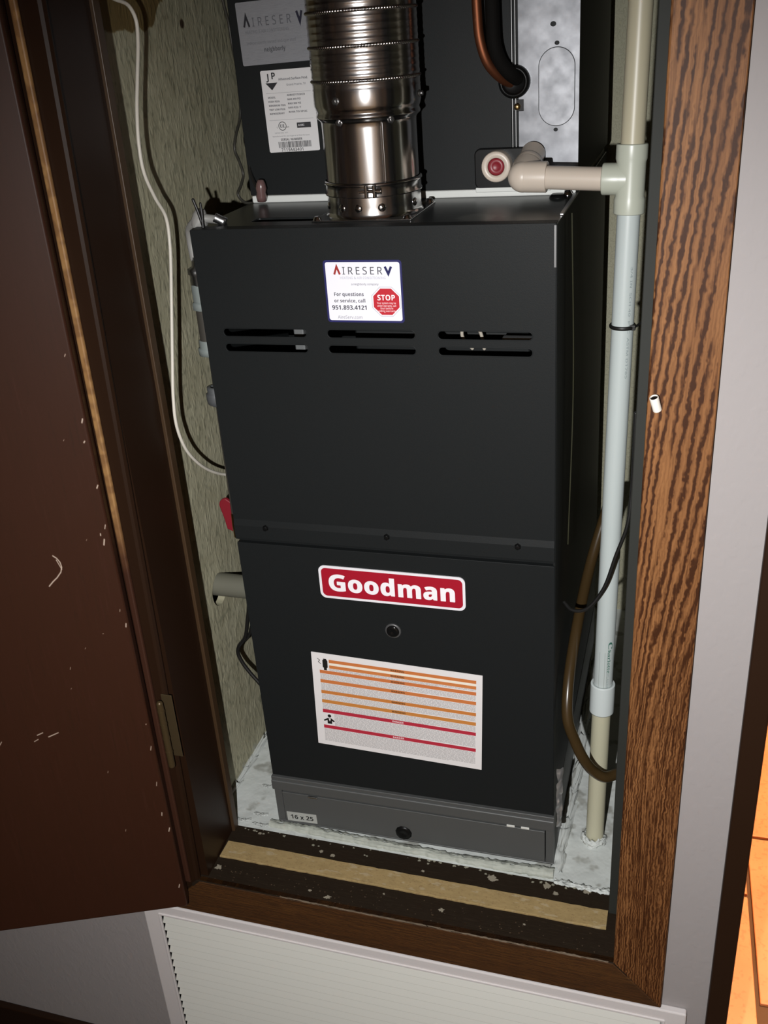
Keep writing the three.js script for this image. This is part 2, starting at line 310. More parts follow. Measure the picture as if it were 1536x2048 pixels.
// tiled floor of the next room
{
  const fl = struct('floor', null, null, 'terracotta tiled floor of the next room in running bond');
  const bed = part(fl, 'grout_bed', bx(0.62, 2.46, FLOOR - 0.06, FLOOR - 0.006, -2.46, 0.02), M.grout);
  const mats = [0, 1, 2].map((k) => mat(0xffffff, 0.42, 0, { map: tex(256, 256, (u, v) => { const n = fbm(u * 5 + k * 9, v * 5 + k, 4), f = fbm(u * 60, v * 60 + k, 2); return mix(mix([196, 118, 70], [214, 142, 92], n), [176, 98, 54], 0.4 * st(0.6, 0.8, f)); }) }));
  const P = 0.427, tg = new RoundedBoxGeometry(P - 0.0078, 0.012, P - 0.0078, 2, 0.002);
  const a = -0.033, ox = 0.7935, oz = -0.242;   // a grout corner and the slight turn of the grid
  for (let i = -1; i < 4; i++) for (let j = -5; j < 2; j++) {
    const lx = (i + 0.5) * P, lz = (j + 0.5) * P + (((i % 2) + 2) % 2 ? -0.2575 : 0);
    const x = ox + lx * Math.cos(a) - lz * Math.sin(a), z = oz + lx * Math.sin(a) + lz * Math.cos(a);
    if (x < 0.66 + 0.02 - 0.2 || z > -0.05 + 0.0 || x > 2.2 || z < -2.2) continue;
    const m = part(fl, 'tile', tg, mats[Math.floor(rnd() * 3)]); m.position.set(x, FLOOR - 0.006, z); m.rotation.y = -a;
  }
  for (let i = 0; i < 4; i++) { const m = part(fl, 'tile', new RoundedBoxGeometry(P - 0.009, 0.012, 0.19, 2, 0.003), mats[i % 3]); m.position.set(0.9 + i * P, FLOOR - 0.006, -0.083); }
  const lamp = thing('ceiling_light', 'round warm ceiling light in the tiled room', 'lamp');
  lamp.position.set(1.35, CEIL, -1.1);
  part(lamp, 'canopy', turned(V(0, 0, 0), V(0, -1, 0), [[0, 0], [0.16, 0], [0.165, 0.01], [0.16, 0.03], [0, 0.03]]), M.white);
  part(lamp, 'diffuser', turned(V(0, -0.03, 0), V(0, -1, 0), [[0.15, 0], [0.14, 0.03], [0.1, 0.05], [0.05, 0.06], [0, 0.062]]), mat(0xffffff, 0.5, 0, { emissive: lin(1, 0.66, 0.38), emissiveIntensity: 3 }));
  const p = new THREE.PointLight(lin(1, 0.66, 0.38), 26, 0, 2); p.position.set(1.35, CEIL - 0.17, -1.1); p.castShadow = true; p.shadow.radius = 5; scene.add(p);
}
// return air grille below the sill
{
  const g = thing('return_air_grille', 'white louvred return air grille below the closet sill', 'grille');
  const x0 = -0.187, x1 = 0.647, y0 = -0.505, y1 = -0.171, b = 0.031;
  const s = rrect(x0, y0, x1, y1, 0.003); s.holes.push(rrect(x0 + b, y0 + b, x1 - b, y1 - 0.022, 0.001));
  part(g, 'frame', ext(s, 0.011, 0.002, ZW), M.grilleFrame);
  const lip = rrect(x0 + b - 0.004, y0 + b - 0.004, x1 - b + 0.004, y1 - 0.018, 0.002); lip.holes.push(rrect(x0 + b, y0 + b, x1 - b, y1 - 0.022, 0.001));
  part(g, 'inner_lip', ext(lip, 0.0128, 0.001, ZW), M.grilleFrame);
  const P = 0.0168, top = y1 - 0.022, n = Math.floor((top - (y0 + b)) / P);
  const sg = new RoundedBoxGeometry(x1 - x0 - 2 * b - 0.004, 0.0012, 0.0198, 1, 0.0005); sg.rotateX(0.92);
  for (let i = 0; i <= n; i++) { const m = part(g, 'slat', sg, M.grille); m.position.set((x0 + x1) / 2, top - 0.0075 - i * P, ZW + 0.0064); }
  part(g, 'backing', bx(x0 + b, x1 - b, y0 + b, top, ZW + 0.0001, ZW + 0.0006), M.grilleFrame);
  const chip = part(g, 'paint_chip', new THREE.CylinderGeometry(0.0035, 0.003, 0.0012, 7).rotateX(Math.PI / 2 - 0.6).translate(0.022, -0.405, ZW + 0.0125), mat(lin(0.05, 0.04, 0.03), 0.8), 'small dark chip in the paint');
}
// the closet door, swung wide open
{
  const D = thing('door', '', ''); taken.set('door', 0); D.name = 'door_1'; D.userData = { kind: 'structure', label: 'dark brown painted closet door swung open with white scratches', category: 'door' };
  D.position.set(-0.083, 0, 0.171); D.rotation.y = Math.atan2(-0.3953, -0.9186);   // local +x runs along the leaf away from the hinges, +z is its back
  const L = 0.62, y0 = -0.126, T = 0.026;
  const dm = canvasTex(1024, 2048, (c, w, h) => {   // u: 0..0.62 m from hinge edge (mirrored below), v: y0..TOP
    c.fillStyle = '#351d12'; c.fillRect(0, 0, w, h);
    for (let i = 0; i < 5000; i++) { c.fillStyle = rnd() < 0.5 ? 'rgba(40,23,16,.2)' : 'rgba(62,40,30,.14)'; c.fillRect(rnd() * w, rnd() * h, 1 + rnd() * 2, 6 + rnd() * 50); }
    const X = (s) => s / L * w, Y = (y) => h - (y - y0) / (TOP - y0) * h;
    c.strokeStyle = 'rgba(205,190,175,.85)'; c.lineCap = 'round';
    const line = (pts, lw) => { c.lineWidth = lw; c.beginPath(); pts.forEach(([s, y], i) => (i ? c.lineTo(X(s), Y(y)) : c.moveTo(X(s), Y(y)))); c.stroke(); };
    line([[0.074, 0.494], [0.070, 0.490], [0.0672, 0.484], [0.0665, 0.477], [0.069, 0.470], [0.075, 0.463], [0.081, 0.458], [0.087, 0.452]], 2.2); line([[0.071, 0.488], [0.067, 0.474]], 1.8);
    line([[0.150, 0.226], [0.142, 0.229]], 2); line([[0.136, 0.221], [0.122, 0.226]], 2); line([[0.156, 0.216], [0.15, 0.219]], 1.5); line([[0.198, 0.222], [0.203, 0.215]], 1.6);
    for (let i = 0; i < 15; i++) { const s = 0.002 + rnd() * rnd() * 0.02, y = -0.1 + rnd() * 0.85; line([[s, y], [s + rnd() * 0.002, y - rnd() * 0.008]], 1 + rnd() * 2); }
    for (let i = 0; i < 14; i++) { const s = 0.02 + rnd() * 0.25, y = -0.1 + rnd() * 0.8; line([[s, y], [s + 0.001, y - rnd() * 0.004]], 1); }
  });
  const g = bx(0, L, y0, TOP, 0, T, 0.004, 3); planar(g, 0, 0, L, 1, y0, TOP - y0);
  part(D, 'panel', g, new THREE.MeshPhysicalMaterial({ map: dm, roughness: 0.46, specularIntensity: 0.45 }));
  // hinge in the closed gap between leaf and casing
  const hb = part(D, 'hinge', merge([cyl(V(-0.017, 0.142, 0.006), V(-0.017, 0.249, 0.006), 0.0048, 0.0048, 16), ...[0.166, 0.19, 0.214, 0.236].map((y) => cyl(V(-0.017, y, 0.006), V(-0.017, y + 0.002, 0.006), 0.0053, 0.0053, 16)), new THREE.SphereGeometry(0.0046, 12, 8).translate(-0.017, 0.142, 0.006), new THREE.SphereGeometry(0.0046, 12, 8).translate(-0.017, 0.249, 0.006)]), mat(lin(0.075, 0.05, 0.022), 0.38, 0.4), 'paint-smeared hinge knuckle');
  const leaf = part(hb, 'hinge_leaf', bx(0, 0.0165, 0.15, 0.256, 0, 0.002, 0.0008), mat(lin(0.065, 0.045, 0.022), 0.4, 0.3), 'brown paint-smeared hinge leaf');
  // the leaf lies on the casing face: undo the swing of the door
  leaf.rotation.y = -D.rotation.y; leaf.position.copy(V(-0.0735, 0, ZC + 0.0005).sub(D.position).applyAxisAngle(V(0, 1, 0), -D.rotation.y));
}

// ---------------------------------------------------------------- furnace
const furnace = thing('gas_furnace', 'charcoal grey gas furnace with a red and white name badge in the closet', 'furnace');
furnace.rotation.copy(TILT);
{
  const DZ = -0.6, t = 0.0012;
  const cab = part(furnace, 'cabinet', merge([bx(0.001, 0.003, 0, H - 0.003, DZ, -0.012), bx(W - 0.003, W - 0.0005, 0, H - 0.002, DZ, -0.003), bx(0.001, W - 0.001, 0, H - 0.002, DZ, DZ + 0.002), bx(0.001, W - 0.001, 0, 0.002, DZ, -0.012)]), M.paint);
  const topMap = tex(1024, 512, (u, v) => {   // u: x 0..W, v: z -0.2..0
    const x = u * W, z = -0.2 + v * 0.2, n = fbm(u * 30, v * 14, 4);
    let c = [20 + 12 * n, 22 + 12 * n, 22 + 12 * n];
    const blob = (bxx, bz, rx, rz, k) => { const d = Math.hypot((x - bxx) / rx, (z - bz) / rz) + 0.7 * (fbm(u * 40 + k, v * 18, 4) - 0.5); return st(1, 0.55, d); };
    c = mix(c, [104, 104, 98], 0.75 * Math.max(blob(0.345, -0.05, 0.035, 0.03, 1), blob(0.30, -0.165, 0.025, 0.02, 2) * 0.6));
    c = mix(c, [74, 80, 77], 0.7 * Math.max(blob(0.40, -0.15, 0.05, 0.045, 3), blob(0.1, -0.17, 0.1, 0.02, 4) * 0.5));
    return c;
  });
  M.paintTop.map = topMap;
  const tsh = rrect(0.0005, 0.002, W - 0.0005, -DZ, 0.0008); tsh.holes.push(rrect(0.06, 0.05, 0.155, 0.075, 0.004));
  const tg = ext(tsh, 0.0025, 0.0006); tg.rotateX(-Math.PI / 2); tg.translate(0, H - 0.0035, 0); planar(tg, 0, 0, W, 2, -0.2, 0.2);
  part(furnace, 'top_panel', tg, M.paintTop);
  part(furnace, 'top_edge', bx(W - 0.004, W + 0.0005, H - 0.001, H + 0.0015, -0.192, -0.05, 0.0008), M.steel, 'bright bare metal edge');
  part(furnace, 'knockout_plug', turned(V(W - 0.022, H - 0.001, -0.172), V(0, 1, 0), [[0, 0.004], [0.008, 0.004], [0.0105, 0.002], [0.011, 0]], 24), M.rubber, 'black plug');
  part(furnace, 'hex_screw', turned(V(W - 0.012, H - 0.001, -0.188), V(0, 1, 0), [[0, 0.006], [0.004, 0.006], [0.005, 0.004], [0.007, 0.001], [0.007, 0]], 6), M.chrome, 'shiny screw');
  // upper door with six louvre slots
  const slots = []; for (const [a, b] of [[0.028, 0.1385], [0.1668, 0.2767], [0.3055, 0.4164]]) for (const y of [0.7212, 0.7015]) slots.push([a, b, y]);
  const ds = rrect(0.0015, 0.4245, W - 0.001, H, 0.002);
  for (const [a, b, y] of slots) ds.holes.push(rrect(a, y - 0.0047, b, y + 0.0047, 0.0046));
  const ud = part(furnace, 'upper_door', merge([ext(ds, 0.0018, 0.0005, -0.0018), bx(0.0015, 0.0028, 0.4245, H - 0.001, -0.02, -0.0014), bx(W - 0.0023, W - 0.001, 0.4245, H - 0.001, -0.02, -0.0014), bx(0.002, W - 0.0015, H - 0.0013, H - 0.0001, -0.02, -0.0014, 0.0004), bx(0.002, W - 0.0015, 0.4245, 0.4257, -0.014, -0.0014)]), M.paint);
  for (const [a, b, y] of slots) { const o = rrect(a - 0.0012, y - 0.0059, b + 0.0012, y + 0.0059, 0.0058); o.holes.push(rrect(a, y - 0.0047, b, y + 0.0047, 0.0046)); part(ud, 'slot_lip', ext(o, 0.0012, 0.0004, -0.0006), M.paint); }
  const fl = new THREE.Shape(); fl.moveTo(0, 0); fl.lineTo(0.002, 0.0005); fl.lineTo(0.0025, 0.003); fl.lineTo(0.0022, 0.022); fl.lineTo(0.0, 0.031); fl.lineTo(-0.001, 0.03); fl.lineTo(-0.001, 0);
  const flg = new THREE.ExtrudeGeometry(fl, { depth: W - 0.003, bevelEnabled: false }); flg.rotateY(-Math.PI / 2); flg.translate(W - 0.0012, 0.4255, 0);
  // after the turn the profile's x runs along -z: mirror so that it stands proud of the door
  { const p = flg.attributes.position; for (let i = 0; i < p.count; i++) p.setZ(i, Math.abs(p.getZ(i)) < 1e-9 ? 0 : p.getZ(i)); }
  part(ud, 'bottom_flange', flg, M.paint);
  for (const x of [0.049, 0.2227, 0.397]) { const s = part(ud, 'screw', turned(V(x, 0.4458, 0.0012), V(0, 0, 1), [[0, 0.0042], [0.0032, 0.0042], [0.0036, 0.0036], [0.0042, 0.0012], [0.005, 0.0006], [0.005, 0]], 6), M.rubber); }
  part(ud, 'corner_scuff', bx(W - 0.0035, W - 0.0008, 0.80, H - 0.002, -0.0005, 0.0006, 0.0003), mat(lin(0.16, 0.16, 0.16), 0.4, 0.5), 'scuffed bare metal corner');
  // lower door
  const ls = rrect(0.0015, 0.003, W - 0.001, 0.4195, 0.002);
  const ld = part(furnace, 'lower_door', merge([ext(ls, 0.0018, 0.0005, -0.0018), bx(0.0015, 0.0028, 0.003, 0.419, -0.02, -0.0014), bx(W - 0.0023, W - 0.001, 0.003, 0.419, -0.02, -0.0014), bx(0.002, W - 0.0015, 0.4183, 0.4195, -0.014, -0.0014), bx(0.002, W - 0.0015, 0.003, 0.0042, -0.014, -0.0014)]), M.paint);
  part(furnace, 'blower_deck', bx(0.003, W - 0.003, 0.41, 0.436, -0.018, -0.008), M.paint);
  part(ld, 'sight_port', turned(V(0.2208, 0.2976, 0), V(0, 0, 1), [[0, 0.0035], [0.0052, 0.0045], [0.0085, 0.004], [0.0092, 0.0015], [0.0094, 0]], 32), mat(lin(0.006, 0.006, 0.006), 0.12), 'glossy black plug');
  part(ld, 'port_ring', turned(V(0.2208, 0.2976, 0), V(0, 0, 1), [[0.0092, 0.002], [0.0108, 0.002], [0.0115, 0.001], [0.0116, 0]], 32), mat(lin(0.12, 0.12, 0.12), 0.4, 0.5));
  // name badge
  const badge = canvasTex(1024, 256, (c, w, h) => {
    c.fillStyle = '#e9e6ea'; c.fillRect(0, 0, w, h); c.fillStyle = '#a3182b';
    c.beginPath(); c.roundRect(18, 18, w - 36, h - 36, 34); c.fill();
    c.fillStyle = '#f4f0f3'; c.font = 'bold 168px sans-serif'; c.textBaseline = 'middle'; c.textAlign = 'center'; c.lineWidth = 6; c.strokeStyle = '#f4f0f3'; c.lineJoin = 'round';
    const s = 905 / c.measureText('Goodman').width; c.save(); c.translate(w / 2, h / 2 + 2); c.scale(s, 1.05); c.fillText('Goodman', 0, 0); c.strokeText('Goodman', 0, 0); c.restore();
  });
  const b = part(ld, 'name_badge', sticker(0.2065, 0.0515, 0.009, 0.0016), mat(0xffffff, 0.35, 0, { map: badge }), 'red badge with white lettering'); b.position.set(0.2228, 0.3678, 0.0002); b.rotation.z = -0.006;
  // warning label
  const warn = canvasTex(1536, 1024, (c, w, h) => {
    c.fillStyle = '#e4e0df'; c.fillRect(0, 0, w, h);
    const bars = [[0.060, 0.092, '#c9763f', 0.105], [0.118, 0.150, '#cb7a42', 0.105], [0.178, 0.212, '#c9733f', 0.045], [0.277, 0.312, '#c9763f', 0.045], [0.394, 0.428, '#c67a3a', 0.045], [0.494, 0.530, '#c5803d', 0.045], [0.602, 0.638, '#b32a3c', 0.045], [0.776, 0.812, '#b32a3c', 0.045]];
    c.fillStyle = '#efe6d6'; c.fillRect(0.105 * w, 0.06 * h, 0.86 * w, 0.09 * h);
    const textRows = (y0, y1, x0) => { for (let y = y0; y < y1 - 4; y += 9) { let x = x0; const end = w * (y + 9 >= y1 - 4 ? 0.55 + 0.3 * rnd() : 0.962); while (x < end) { const l = 8 + rnd() * 34; c.fillStyle = 'rgba(120,116,116,.62)'; c.fillRect(x, y, Math.min(l, end - x), 4); x += l + 5; } } };
    for (let i = 2; i < bars.length; i++) textRows(bars[i][1] * h + 6, (i < 7 ? bars[i + 1][0] : 0.955) * h, w * (i === 6 ? 0.115 : 0.047));
    textRows(bars[1][1] * h + 4, bars[2][0] * h - 2, w * 0.105);
    bars.forEach(([a, b2, col, x0], i) => {
      c.fillStyle = col; c.fillRect(x0 * w, a * h, (0.965 - x0) * w, (b2 - a) * h);
      c.fillStyle = i < 6 ? '#3a2412' : '#f0dcdc'; c.font = 'bold 26px sans-serif'; c.textAlign = 'left'; c.textBaseline = 'middle';
      c.fillText(i < 6 ? '\u25B2 WARNING' : '\u25B2 DANGER', w * 0.46, (a + b2) / 2 * h + 1);
    });
    c.fillStyle = '#161412'; c.strokeStyle = '#161412'; c.lineWidth = 5;
    c.beginPath(); c.roundRect(0.066 * w, 0.066 * h, 0.03 * w, 0.085 * h, 12); c.fill(); c.fillRect(0.072 * w, 0.055 * h, 0.018 * w, 0.12 * h);
    c.beginPath(); c.moveTo(0.035 * w, 0.06 * h); c.lineTo(0.05 * w, 0.075 * h); c.lineTo(0.04 * w, 0.095 * h); c.lineTo(0.056 * w, 0.115 * h); c.stroke();
    c.beginPath(); c.arc(0.084 * w, 0.672 * h, 17, 0, 7); c.fill();
    c.beginPath(); c.moveTo(0.047 * w, 0.722 * h); c.lineTo(0.075 * w, 0.695 * h); c.lineTo(0.093 * w, 0.695 * h); c.lineTo(0.115 * w, 0.722 * h); c.lineTo(0.110 * w, 0.736 * h); c.lineTo(0.098 * w, 0.724 * h); c.lineTo(0.098 * w, 0.758 * h); c.lineTo(0.07 * w, 0.758 * h); c.lineTo(0.07 * w, 0.72 * h); c.lineTo(0.05 * w, 0.736 * h); c.fill();
    c.fillStyle = '#e4e0df'; c.beginPath(); c.moveTo(0.077 * w, 0.70 * h); c.lineTo(0.092 * w, 0.70 * h); c.lineTo(0.0845 * w, 0.735 * h); c.fill();
  });
  const wl = part(ld, 'warning_label', sticker(0.2525, 0.1675, 0.0005, 0.0006), mat(0xffffff, 0.55, 0, { map: warn }), 'white safety label with orange and red bars'); wl.position.set(0.2164, 0.159, 0.0001); wl.rotation.z = -0.036;
  // service sticker
  const svc = canvasTex(1024, 800, (c, w, h) => {
    c.fillStyle = '#23235a'; c.fillRect(0, 0, w, h); c.fillStyle = '#ecebf2'; c.beginPath(); c.roundRect(26, 26, w - 52, h - 52, 30); c.fill();
    const logo = (y, s) => {
      c.save(); c.translate(w * 0.5, y); c.textBaseline = 'alphabetic'; c.textAlign = 'left';
      c.lineWidth = 26; c.lineCap = 'butt'; c.lineJoin = 'miter'; c.strokeStyle = '#9c2f2c'; c.beginPath(); c.moveTo(-372, 0); c.lineTo(-335, -100); c.lineTo(-298, 0); c.stroke();
      c.fillStyle = '#4a4a52'; c.font = '132px sans-serif'; const sub = 'IRESER', x0 = -268, x1 = 262; let ws2 = [...sub].map((k) => c.measureText(k).width), tot = ws2.reduce((a, b3) => a + b3, 0), gap = (x1 - x0 - tot) / (sub.length - 1), x = x0;
      [...sub].forEach((k, i) => { c.fillText(k, x, 0); x += ws2[i] + gap; });
      c.lineWidth = 30; c.strokeStyle = '#1e1f55'; c.beginPath(); c.moveTo(296, -98); c.lineTo(336, -8); c.lineTo(376, -98); c.stroke(); c.restore();
    };
    logo(182, 1);
    c.textAlign = 'center'; c.fillStyle = '#b9b9c6'; c.font = '42px sans-serif'; c.fillText('HEATING & AIR CONDITIONING', w * 0.5, 240, 730);
    c.fillStyle = '#5b5b66'; c.font = '36px sans-serif'; c.fillText('a neighborly company', w * 0.52, 318);
    c.fillStyle = '#4c4c55'; c.textAlign = 'left'; c.font = 'bold 62px sans-serif'; c.fillText('For questions', 110, 456, 400); c.fillText('or service, call', 108, 540, 420);
    c.fillStyle = '#3a3a44'; c.font = 'bold 78px sans-serif'; c.fillText('951.893.4121', 72, 634, 500);
    c.fillStyle = '#8d8d96'; c.font = '56px sans-serif'; c.fillText('AireServ.com', 140, 752, 350);
    const oct = (r, col) => { c.fillStyle = col; c.beginPath(); for (let k = 0; k < 8; k++) { const a = Math.PI / 8 + k * Math.PI / 4; c.lineTo(800 + r * Math.cos(a), 528 + r * Math.sin(a)); } c.fill(); };
    oct(208, '#c9c9d2'); oct(196, '#f2eef2'); oct(182, '#bb2230');
    c.fillStyle = '#f6e9ea'; c.textAlign = 'center'; c.font = 'bold 98px sans-serif'; c.fillText('STOP', 800, 510, 270);
    c.font = '34px sans-serif'; ['Your system may be', 'under warranty, call', 'first before', 'voiding warranty.'].forEach((s, i) => c.fillText(s, 800, 558 + i * 34, 250));
  });
  const sv = part(ud, 'service_sticker', sticker(0.0965, 0.0745, 0.004, 0.0005), mat(0xffffff, 0.4, 0, { map: svc }), 'white service sticker with a red stop sign'); sv.position.set(0.2175, 0.773, 0.0001); sv.rotation.z = -0.004;
  // what shows through the slots; box and shield charcoal-coloured for the shade inside
  part(furnace, 'burner_box', bx(0.17, 0.40, 0.55, 0.70, -0.16, -0.09, 0.004), M.paint);
  part(furnace, 'control_bracket', bx(0.101, 0.115, 0.66, 0.722, -0.06, -0.05, 0.002), mat(lin(0.16, 0.165, 0.165), 0.5, 0.3), 'pale metal bracket');
  part(furnace, 'heat_shield', bx(0.03, W - 0.03, 0.50, 0.80, -0.22, -0.2), M.paint);
  part(furnace, 'wire_loop', tube([[0.335, 0.69, -0.05], [0.325, 0.71, -0.04], [0.33, 0.725, -0.04], [0.345, 0.715, -0.045], [0.35, 0.69, -0.05]], 0.0022, 40, 8), mat(lin(0.4, 0.36, 0.3), 0.5), 'pale wire');
  part(furnace, 'manifold_rail', bx(0.375, 0.415, 0.7058, 0.7088, -0.045, -0.035, 0.001), mat(lin(0.2, 0.2, 0.2), 0.45, 0.6), 'bright metal rail');
  part(furnace, 'side_wire', tube([[W + 0.004, 0.84, -0.1], [W + 0.006, 0.62, -0.12], [W + 0.004, 0.4, -0.1]], 0.001, 40, 6), mat(lin(0.03, 0.03, 0.015), 0.4));
}
// filter rack under the furnace
{
  const r = thing('filter_rack', 'grey metal filter rack marked 16 x 25 under the furnace', 'filter rack');
  r.rotation.copy(TILT);
  const y0 = -0.0945, y1 = -0.0005;
  part(r, 'frame', merge([bx(0, 0.0125, y0, y1 - 0.02, -0.05, -0.0005, 0.001), bx(W - 0.012, W, y0, y1 - 0.02, -0.05, -0.0005, 0.001), bx(0, W, y0, y0 + 0.003, -0.6, 0, 0.001), bx(W - 0.002, W, y0, y1, -0.6, -0.01), bx(0, 0.002, y0, y1, -0.6, -0.01), bx(0, W, y1 - 0.003, y1, -0.6, -0.03)]), M.rack);
  part(r, 'top_rail', merge([bx(-0.002, W + 0.001, -0.0262, -0.0075, -0.02, 0.003, 0.002, 3), bx(-0.002, W + 0.001, -0.009, -0.0015, -0.02, 0.0005, 0.001)]), M.rack);
  part(r, 'rail_web', bx(0.002, W - 0.002, -0.034, -0.02, -0.03, -0.012), M.rack);
  const d = part(r, 'access_door', merge([bx(0.0135, W - 0.013, -0.0905, -0.0315, -0.004, 0.001, 0.0012), bx(0.0135, W - 0.013, -0.0335, -0.0305, -0.012, 0.001, 0.0008)]), M.rack);
  part(d, 'finger_plug', turned(V(0.2123, -0.0765, 0.0008), V(0, 0, 1), [[0, 0.002], [0.006, 0.0035], [0.0105, 0.0035], [0.0125, 0.002], [0.0135, 0]], 11), M.rubber, 'black finger hole plug');
  for (const x of [0.375, 0.3965]) part(d, 'clip', bx(x, x + 0.0125, -0.0285, -0.0245, 0.001, 0.0042, 0.001), mat(lin(0.6, 0.6, 0.56), 0.3), 'clip with its bright reflection put into the colour');  // off-white colour stands in for the bright metal reflection
  part(d, 'left_clip', bx(0.058, 0.074, -0.034, -0.0305, 0, 0.003, 0.001), M.steel);
  const lab = canvasTex(384, 144, (c, w, h) => { c.fillStyle = '#a9aba6'; c.fillRect(0, 0, w, h); c.fillStyle = '#1d1e1e'; c.font = 'bold 92px sans-serif'; c.textAlign = 'center'; c.textBaseline = 'middle'; c.fillText('16 x 25', w / 2, h / 2 + 2, 320); });
  const l = part(d, 'size_label', sticker(0.051, 0.0185, 0.0008, 0.0004), mat(0xffffff, 0.6, 0, { map: lab }), 'grey label reading 16 x 25'); l.position.set(0.0425, -0.0785, 0.001); l.rotation.z = 0.035;
}
// sealant beads on the platform
{
  const s = thing('sealant_bead', 'thick cream sealant bead along the front foot of the filter rack', 'sealant');
  part(s, 'bead', bead([[-0.012, YP - 0.001, 0.006], [0.1, YP, 0.0085], [0.22, YP, 0.0105], [0.33, YP, 0.011], [0.448, YP + 0.004, 0.0105]], 0.0088, 0.75, 0.22, 220, 2), M.caulk);
  const s2 = thing('side_sealant', 'white sealant along the right foot of the filter rack', 'sealant');
  part(s2, 'bead', bead([[W + 0.004, YP + 0.003, 0.005], [W + 0.007, YP, -0.12], [W + 0.008, YP, -0.3], [W + 0.008, YP, -0.55]], 0.009, 0.9, 0.4, 120, 5), M.mastic);
  const e = thing('mastic_seam', 'white mastic smeared along the foot of the left closet wall', 'sealant');
  part(e, 'seam', bead([[XWL + 0.002, YP, 0.015], [XWL + 0.003, YP + 0.001, -0.2], [XWL + 0.003, YP, -0.7]], 0.006, 0.8, 0.5, 160, 8), M.mastic);
  for (const [x, z, q, k] of [[-0.035, -0.01, 0.012, 1], [-0.06, 0.008, 0.014, 2], [-0.025, 0.012, 0.016, 3], [-0.05, -0.075, 0.010, 4]]) part(e, 'dab', bead([[x - q, YP, z], [x, YP + 0.0005, z + 0.002], [x + q, YP, z - 0.002]], 0.0034, 0.4, 0.3, 24, k), M.mastic);
  const f = thing('edge_bead', 'white paint bead at the platform edge beside the drain pipe', 'sealant');
  part(f, 'bead', bead([[0.45, YP, 0.021], [0.49, YP, 0.023], [0.531, YP, 0.024]], 0.005, 0.6, 0.6, 50, 6), M.mastic);
  // torn foil tape at the right rear foot of the furnace
  const t = thing('foil_tape_scrap', 'crumpled silver tape at the lower right corner of the furnace', 'tape');
  const g = new THREE.PlaneGeometry(0.009, 0.11, 6, 40), p = g.attributes.position;
  for (let i = 0; i < p.count; i++) { const n = fbm(p.getX(i) * 160 + 3, p.getY(i) * 90, 3) - 0.5; p.setZ(i, n * 0.007); p.setX(i, p.getX(i) * (0.7 + 0.6 * fbm(p.getY(i) * 60, 4, 2))); }
  g.computeVertexNormals(); g.rotateY(0.6); g.translate(W + 0.0065, 0.035, -0.012);
  const tt = part(t, 'foil', g, mat(lin(0.5, 0.5, 0.5), 0.38, 0.8, { side: THREE.DoubleSide }));
}

